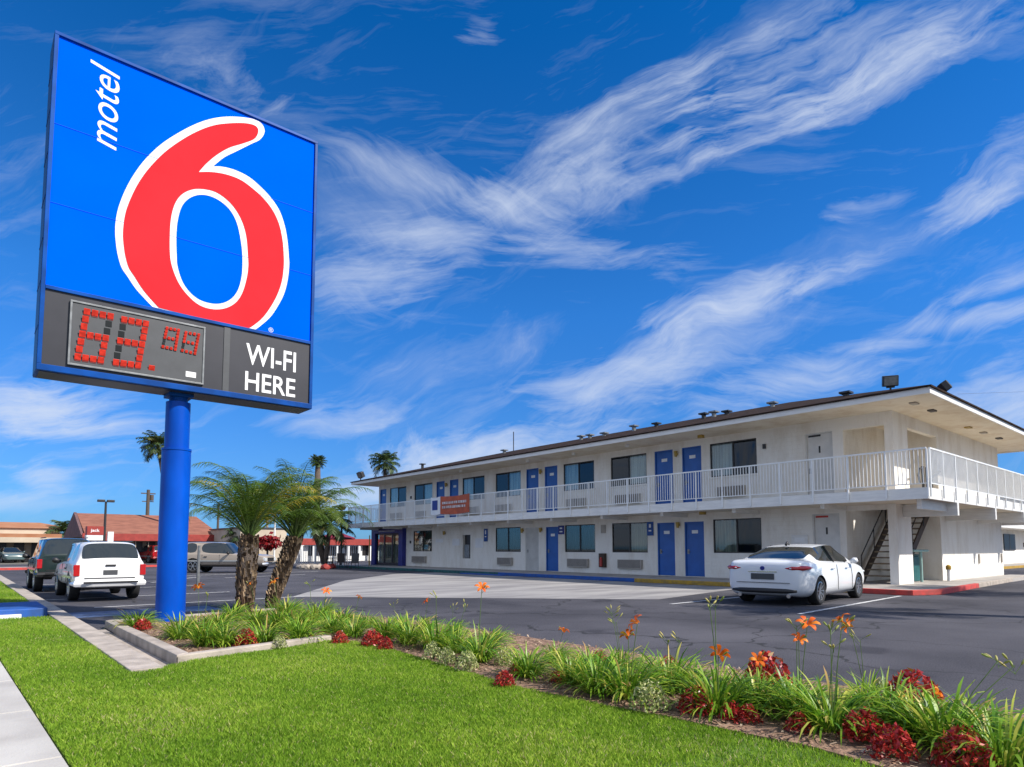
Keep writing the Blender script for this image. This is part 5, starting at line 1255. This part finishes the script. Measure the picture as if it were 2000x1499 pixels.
MB().add(vs, [(0,1+k,1+(k+1)%n) for k in range(n)]+[(1+k,1+n+k,1+n+(k+1)%n,1+(k+1)%n) for k in range(n)]).build('canopy', M['maroon'], um)
MB().tube([(cx,U7,0),(cx,U7,cz-.02)], .03, 8).build('pole', M['darkmetal'], um)
def chair(x, y, rz, label):
    t_ = thing('patio_chair', label, 'chair', (x,y,0), rz, 'dark chairs by the pool fence')
    MB().box(-.26,.26,-.26,.26,.40,.44).build('seat', M['darkmetal'], t_); MB().obox((0,.28,.72),(.26,0,0),(0,.02,.0),(0,.06,.32)).build('backrest', M['darkmetal'], t_)
    for sx in (-1,1):
        for sy in (-1,1): MB().tube([(sx*.24,sy*.24,.40),(sx*.27,sy*.27,0)], .018, 6).build('leg', M['darkmetal'], t_)
    MB().bar((-.27,-.2,.62),(-.27,.28,.64),.04,.03).bar((.27,-.2,.62),(.27,.28,.64),.04,.03).build('armrest', M['darkmetal'], t_); return t_
xx = gp(668,1104)[0]
c0 = gp(640,1110); c1 = gp(668,1111); c2 = gp(690,1112)
chair(c0[0],c0[1],.6,'dark patio chair nearest the small palms'); chair(c1[0],c1[1],2.4,'dark patio chair in the middle of the group'); chair(c2[0],c2[1],-.9,'dark patio chair nearest the office door')
tb = thing('patio_table', 'small round dark table among the patio chairs', 'table', (c1[0]-.3,c1[1]+.9,0)); MB().tube([(0,0,.70),(0,0,.73)], .5, 20).build('table_top', M['darkmetal'], tb); MB().tube([(0,0,0),(0,0,.699)], .04, 8).build('leg', M['darkmetal'], tb)
rk_ = thing('rock_edging', 'row of pale boulders round a small bed in front of the pool fence', 'rocks')
for i, px in enumerate((588,597,606,616,626,636,646)):
    x, y = gp(px, 1111+(i%2)*1.5); bm = bmesh.new(); bmesh.ops.create_icosphere(bm, subdivisions=2, radius=.36)
    for v in bm.verts: v.co *= 1+.25*sin(v.co.x*9+i)*cos(v.co.y*8+i*2); v.co.z *= .6
    me = bpy.data.meshes.new('boulder'); bm.to_mesh(me); bm.free(); me.materials.append(M['redband'] if i > 4 else M['kerbcon']); o = bpy.data.objects.new('boulder', me); C.objects.link(o); o.parent = rk_; o.location = (x,y,.12)
# maroon tree between the trunks
mt_ = thing('maroon_leaved_tree', 'small tree with deep red leaves in front of the cream building', 'tree')
x, z = fpt(523,1055,56.0); rs5 = np.random.RandomState(77); n = 1500; pp = rs5.normal(0,1,(n,3)); pp *= np.array((.42,.33,.22)); pp[:,2] -= .25; 
e1 = rs5.normal(0,.09,(n,3)); e2 = rs5.normal(0,.09,(n,3)); V = np.stack([pp-e1,pp-e2,pp+e1,pp+e2],1).reshape(-1,3)
cr = mesh_np('crown', V, np.arange(n*4).reshape(n,4), M['redleaf'], mt_, rnd=np.repeat(rs5.rand(n)*.35,4)); mt_.location = (x,56.0,0); cr.location = (0,0,z)
MB().tube([(0,0,0),(0,0,z)], .09, 8).build('trunk', M['bark'], mt_)
# poles and lamps
def lamp(px, ptop, pbase, D, label, double=True, r=.08, name='street_lamp'):
    r_ = ray(px, ptop); k = D/(r_[0]*WY+r_[1]*WX); x, y, z = r_[0]*k, r_[1]*k, EYE+r_[2]*k
    t_ = thing(name, label, 'street lamp', (x,y,0)); MB().tube([(0,0,0),(0,0,z)], [r,r*.7], 10).build('pole', M['darkmetal'], t_)
    if double:
        for s in (-1,1): MB().box(min(.08*s,.62*s),max(.08*s,.62*s),-.2,.2,z-.05,z+.15).build('lamp_head', M['darkmetal'], t_, bevel=.03)
    else: MB().tube([(0,0,z-.1),(0,0,z+.12),(0,0,z+.25)], [.2,.32,.15], 12).build('lamp_head', M['brass'], t_)
    return t_
lamp(207,980,1100,55,'black lamp post with a two headed lamp in front of the red tile roof',r=.12)
lamp(668,994,1100,48,'post lamp with rounded head left of the motel walkway end',double=False)
def pole(px, ptop, D, r, m_, label, arm=0, name='utility_pole', cat='pole'):
    r_ = ray(px, ptop); k = D/(r_[0]*WY+r_[1]*WX); x, y, z = r_[0]*k, r_[1]*k, EYE+r_[2]*k
    t_ = thing(name, label, cat, (x,y,0)); MB().tube([(0,0,0),(0,0,z)], [r,r*.75], 8).build('post', m_, t_)
    if arm: MB().box(-arm,arm,-.06,.06,z-.6,z-.45).box(-arm*.8,arm*.8,-.06,.06,z-1.7,z-1.58).tube([(arm*.5,0,z-1.5),(arm*.5,0,z-.7)], .25, 8).build('crossarm', m_, t_)
    return t_
pole(290,957,90,.28,M['bark'],'wooden utility pole with crossarms behind the red tile roof',.9)
pole(427,985,95,.2,M['bark'],'thin dark pole seen under the palm fronds left of the thick palm')
pole(523,982,62,.14,M['wood'],'brown wooden pole between the date palms',name='wooden_pole')
pole(538,985,58,.09,M['white'],'slim white flagpole between the two date palm trunks',name='flagpole')
pole(389,1066,24,.06,M['alu'],'short slim grey post standing in the lot right of the blue pole',name='grey_post')
pole(722,1046,46,.05,M['yellow'],'thin yellow post before the motel office window',name='yellow_post')
# far wing of the motel at the right edge
wg = thing('far_wing', 'far white motel wing with a dark window at the right edge of the photo', 'building')
U8 = 8.9; xw = 41.0
p = onY(1958,1012,14.0)
MB().box(52,110,14.0,24,0,6.9).build('wall', M['stucco'], wg)
MB().box(52,110,12.5,13.99,2.86,3.35).build('deck', M['fascia'], wg)
for q in (63.3, 73.0, 82.0):
    w_ = MB().box(q,q+3.4,13.93,13.999,1.22,2.52).build('window', M['frame'], wg); MB().box(q+1.68,q+1.72,13.91,13.929,1.22,2.52).build('mullion', M['alu'], w_)
MB().box(69.6,69.9,13.9,13.999,1.5,1.85).build('wall_box', M['darkmetal'], wg)
MB().add([(51,12.2,7.0),(111,12.2,7.0),(111,24.5,7.0),(51,24.5,7.0),(57,18.2,9.7),(105,18.2,9.7)], [(0,1,5,4),(1,2,5),(2,3,4,5),(3,0,4),(0,3,2,1)]).build('roof', M['roof'], wg)
tag(MB().box(50,110,11.9,13.99,0,.15).build('far_walkway', M['walk']), kind='structure'); tag(MB().box(50,110,11.7,11.89,0,.16).build('far_walkway_kerb', M['yellow']), kind='structure')
tag(MB().add([(69.9,-30,-.001),(140,-30,-.001),(140,11.7,-.001),(69.9,11.7,-.001)], [(0,1,2,3)]).build('far_driveway', M['asphalt']), kind='structure')
# overhead wire at the upper right
wr = MB(); pts = []
a = Vector((31,9,9.0)); x, z = onY(1870,770,30.0); a = Vector((x,30.0,z)); x, z = onY(2300,752,30.0); b = Vector((x,30.0,z))
for i in range(13): t = i/12; q = a.lerp(b,t); pts.append((q.x,q.y,q.z-.25*4*t*(1-t)))
tag(MB().tube(pts, .018, 5).build('overhead_wire', M['darkmetal']), 'thin overhead wire beyond the motel roof at the upper right', 'wire')

# ------------------------------------------------------------------ sky with cirrus
SUN = Vector((.50,-.93,1.0)).normalized()
el = asin(SUN.z); az = atan2(SUN.x, SUN.y)
wd = bpy.data.worlds.new('World'); scene.world = wd; wd.use_nodes = True; nt = wd.node_tree; L = nt.links
bg = nt.nodes['Background']; bg.inputs[1].default_value = SKYS
sky = N(nt,'ShaderNodeTexSky'); sky.sky_type = 'NISHITA'; sky.sun_disc = False; sky.sun_elevation = el; sky.sun_rotation = az; sky.air_density = 1.0; sky.dust_density = .25; sky.ozone_density = 2.5; sky.altitude = 10
def Mt(op, a, b=None, c=None):
    n = N(nt,'ShaderNodeMath', operation=op)
    for i, v in enumerate((a,b,c)):
        if v is None: continue
        if isinstance(v,(int,float)): n.inputs[i].default_value = v
        else: L.new(v, n.inputs[i])
    return n.outputs[0]
tc = N(nt,'ShaderNodeTexCoord')
def dotv(vec):
    n = N(nt,'ShaderNodeVectorMath', operation='DOT_PRODUCT'); L.new(tc.outputs['Generated'], n.inputs[0]); n.inputs[1].default_value = vec; return n.outputs['Value']
fwd = dotv((WY,WX,0)); rgt = dotv((WX,-WY,0)); upz = dotv((0,0,1))
fc = Mt('MAXIMUM', Mt('ABSOLUTE', fwd), .05)
gxx = Mt('DIVIDE', rgt, fc); gzz = Mt('DIVIDE', upz, fc)     # a flat chart of the sky around the street's heading
def chart(px, py):
    r = ray(px, py); f = r[0]*WY+r[1]*WX; return ((r[0]*WX-r[1]*WY)/f, r[2]/f)
def fibres(angle, sx, sy, scale, warp, seed, rough=.67):
    cb = N(nt,'ShaderNodeCombineXYZ'); L.new(gxx, cb.inputs[0]); L.new(gzz, cb.inputs[1]); cb.inputs[2].default_value = seed
    w = N(nt,'ShaderNodeTexNoise'); w.inputs['Scale'].default_value = 2.2; w.inputs['Detail'].default_value = 4; L.new(cb.outputs[0], w.inputs['Vector'])
    sb = N(nt,'ShaderNodeVectorMath', operation='SUBTRACT'); L.new(w.outputs['Color'], sb.inputs[0]); sb.inputs[1].default_value = (.5,.5,.5)
    ml = N(nt,'ShaderNodeVectorMath', operation='SCALE'); L.new(sb.outputs[0], ml.inputs[0]); ml.inputs['Scale'].default_value = warp
    ad = N(nt,'ShaderNodeVectorMath', operation='ADD'); L.new(cb.outputs[0], ad.inputs[0]); L.new(ml.outputs[0], ad.inputs[1])
    out = []
    for (k, sc_, st, dt_) in ((.60, scale, 1.0, 7), (.40, scale*2.7, 2.6, 5)):
        mp = N(nt,'ShaderNodeMapping'); mp.vector_type = 'TEXTURE'; mp.inputs['Rotation'].default_value = (0,0,radians(angle)); mp.inputs['Scale'].default_value = (sx*st,sy,1); L.new(ad.outputs[0], mp.inputs[0])
        n = N(nt,'ShaderNodeTexNoise'); n.inputs['Scale'].default_value = sc_; n.inputs['Detail'].default_value = dt_; n.inputs['Roughness'].default_value = rough; L.new(mp.outputs[0], n.inputs['Vector'])
        out.append(Mt('MULTIPLY', n.outputs['Fac'], k))
    return Mt('ADD', *out)
FB = {'up': fibres(29, 4.2, .8, 5.5, .26, 1.0), 'flat': fibres(7, 3.6, .7, 5.5, .22, 4.0), 'down': fibres(-26, 3.2, .75, 5.5, .22, 9.0), 'puff': fibres(22, 1.4, .9, 6.5, .45, 15.0, .66)}
THR, GW, SL = .465, .14, 2.9
def stroke(px, py, a, b, ang, amt, fb):
    """one cloud bank: centre, half length and half width in chart units, tilt, strength"""
    cx, cz = chart(px, py); ca, sa = cos(radians(ang)), sin(radians(ang))
    dx = Mt('SUBTRACT', gxx, cx); dz = Mt('SUBTRACT', gzz, cz)
    u = Mt('MULTIPLY', Mt('ADD', Mt('MULTIPLY', dx, ca), Mt('MULTIPLY', dz, sa)), 1271/a/1.15); v = Mt('MULTIPLY', Mt('SUBTRACT', Mt('MULTIPLY', dz, ca), Mt('MULTIPLY', dx, sa)), 1271/b/1.65)
    r2 = Mt('ADD', Mt('MULTIPLY', u, u), Mt('MULTIPLY', v, v)); g_ = Mt('EXPONENT', Mt('MULTIPLY', r2, -1.0))
    t = Mt('SUBTRACT', FB[fb], Mt('SUBTRACT', THR+GW, Mt('MULTIPLY', g_, GW*1.5)))
    return Mt('MULTIPLY', Mt('MULTIPLY', Mt('MAXIMUM', t, 0.0), SL*amt), g_)
ST = [ (1560,150,420,95,31,.95,'up'), (1250,255,280,90,22,.8,'up'), (1800,70,300,34,33,1.0,'up'), (1150,300,150,60,25,.6,'puff'), (1700,190,300,45,24,1.0,'up'), (1450,215,260,60,12,.9,'up'), (860,350,300,36,-20,.8,'down'), (1010,400,150,50,-26,.8,'down'), (1120,370,170,60,20,.6,'puff'), (760,440,240,70,-8,.3,'flat'),
  (1130,490,210,30,-5,1.0,'flat'), (860,460,170,40,-6,.8,'flat'), (700,545,180,42,4,1.1,'flat'), (450,150,150,40,-20,.55,'puff'), (545,220,90,40,-45,.6,'puff'), (940,70,85,22,-3,.9,'flat'),
  (1420,580,250,38,16,1.1,'up'), (1560,560,160,26,12,.9,'up'), (1960,340,200,60,42,1.1,'up'), (1900,390,110,40,15,.8,'up'), (1700,395,130,22,12,.8,'up'), (1900,620,230,22,12,1.0,'up'), (1960,560,150,16,20,.9,'up'), (1740,672,150,13,4,1.0,'flat'),
  (1180,760,250,50,14,1.25,'flat'), (1520,755,260,42,8,1.2,'flat'), (950,870,260,48,8,1.6,'flat'), (820,890,150,50,12,1.3,'puff'), (110,820,250,55,-5,1.5,'flat'), (60,800,150,50,-12,1.2,'flat'), (660,815,150,36,3,1.1,'flat'), (85,935,70,22,-3,1.2,'flat'), (40,985,160,20,0,.8,'flat'),
  (1980,790,200,60,8,1.1,'flat'), (1350,670,330,55,18,.55,'up'), (900,700,300,50,14,.35,'up'), (1500,60,380,70,40,.35,'up'), (700,970,240,40,6,1.5,'flat'), (700,600,130,70,-55,.5,'down'),  (740,400,260,90,-12,.25,'down'), (1250,690,200,50,35,.4,'up'), (1650,500,350,60,14,.25,'up') ]
tot = None
for s_i in ST:
    o = stroke(*s_i); tot = o if tot is None else Mt('ADD', tot, o)
back = Mt('MULTIPLY', Mt('MAXIMUM', Mt('SUBTRACT', FB['puff'], .34), 0.0), 8.0)      # unseen cloud added behind the view to brighten shaded faces
tot = Mt('ADD', tot, Mt('ADD', Mt('MULTIPLY', Mt('MAXIMUM', Mt('SUBTRACT', FB['up'], .53), 0.0), .8), Mt('MULTIPLY', Mt('MAXIMUM', Mt('SUBTRACT', FB['flat'], .53), 0.0), .8)))     # thin veils
tot = Mt('ADD', Mt('MULTIPLY', tot, Mt('GREATER_THAN', fwd, .03)), Mt('MULTIPLY', back, Mt('LESS_THAN', fwd, .03)))
alpha = Mt('SUBTRACT', 1.0, Mt('EXPONENT', Mt('MULTIPLY', tot, -1.35)))
alpha = Mt('MULTIPLY', alpha, Mt('MINIMUM', Mt('MAXIMUM', Mt('MULTIPLY', Mt('ADD', gzz, .0), 12.0), 0.0), 1.0))
tn = N(nt,'ShaderNodeMix', data_type='RGBA', blend_type='MULTIPLY'); tn.inputs[0].default_value = 1; L.new(sky.outputs[0], tn.inputs[6]); rp = N(nt,'ShaderNodeValToRGB'); el_ = rp.color_ramp.elements
while len(el_) < 4: el_.new(.5)
for q_, (pz, cc) in enumerate(((0,(.14,.34,.74)),(.11,(.18,.41,.76)),(.34,(.13,.52,.98)),(.65,(.02,.45,.90)))): el_[q_].position = pz; el_[q_].color = rgb(cc)
L.new(upz, rp.inputs[0]); L.new(rp.outputs[0], tn.inputs[7])
mx = N(nt,'ShaderNodeMix', data_type='RGBA'); L.new(alpha, mx.inputs[0]); L.new(tn.outputs[2], mx.inputs[6]); mx.inputs[7].default_value = rgb(CLOUD)
L.new(mx.outputs[2], bg.inputs[0])
wd.cycles.sampling_method = 'MANUAL'; wd.cycles.sample_map_resolution = 512
# sun
sl = bpy.data.lights.new('sun', 'SUN'); sl.energy = SUNE; sl.angle = radians(.53); sl.color = (1,.94,.86)
so = bpy.data.objects.new('sun', sl); C.objects.link(so); so.rotation_euler = SUN.to_track_quat('Z','Y').to_euler(); so.location = (0,0,30)
# ------------------------------------------------------------------ camera
cam = bpy.data.cameras.new('camera'); co = bpy.data.objects.new('camera', cam); C.objects.link(co)
cam.sensor_width = 36; cam.lens = F/2000*36; cam.shift_y = (977-749.5)/2000; cam.clip_start = .05; cam.clip_end = 4000
co.location = (0,0,EYE); co.rotation_euler = (pi/2+P, 0, -atan2(WY,WX)); scene.camera = co
scene.view_settings.view_transform = 'Standard'; scene.view_settings.look = 'None'; scene.view_settings.gamma = 1; scene.view_settings.exposure = EXPO
scene.cycles.max_bounces = 6; scene.cycles.transparent_max_bounces = 12; scene.cycles.use_denoising = True
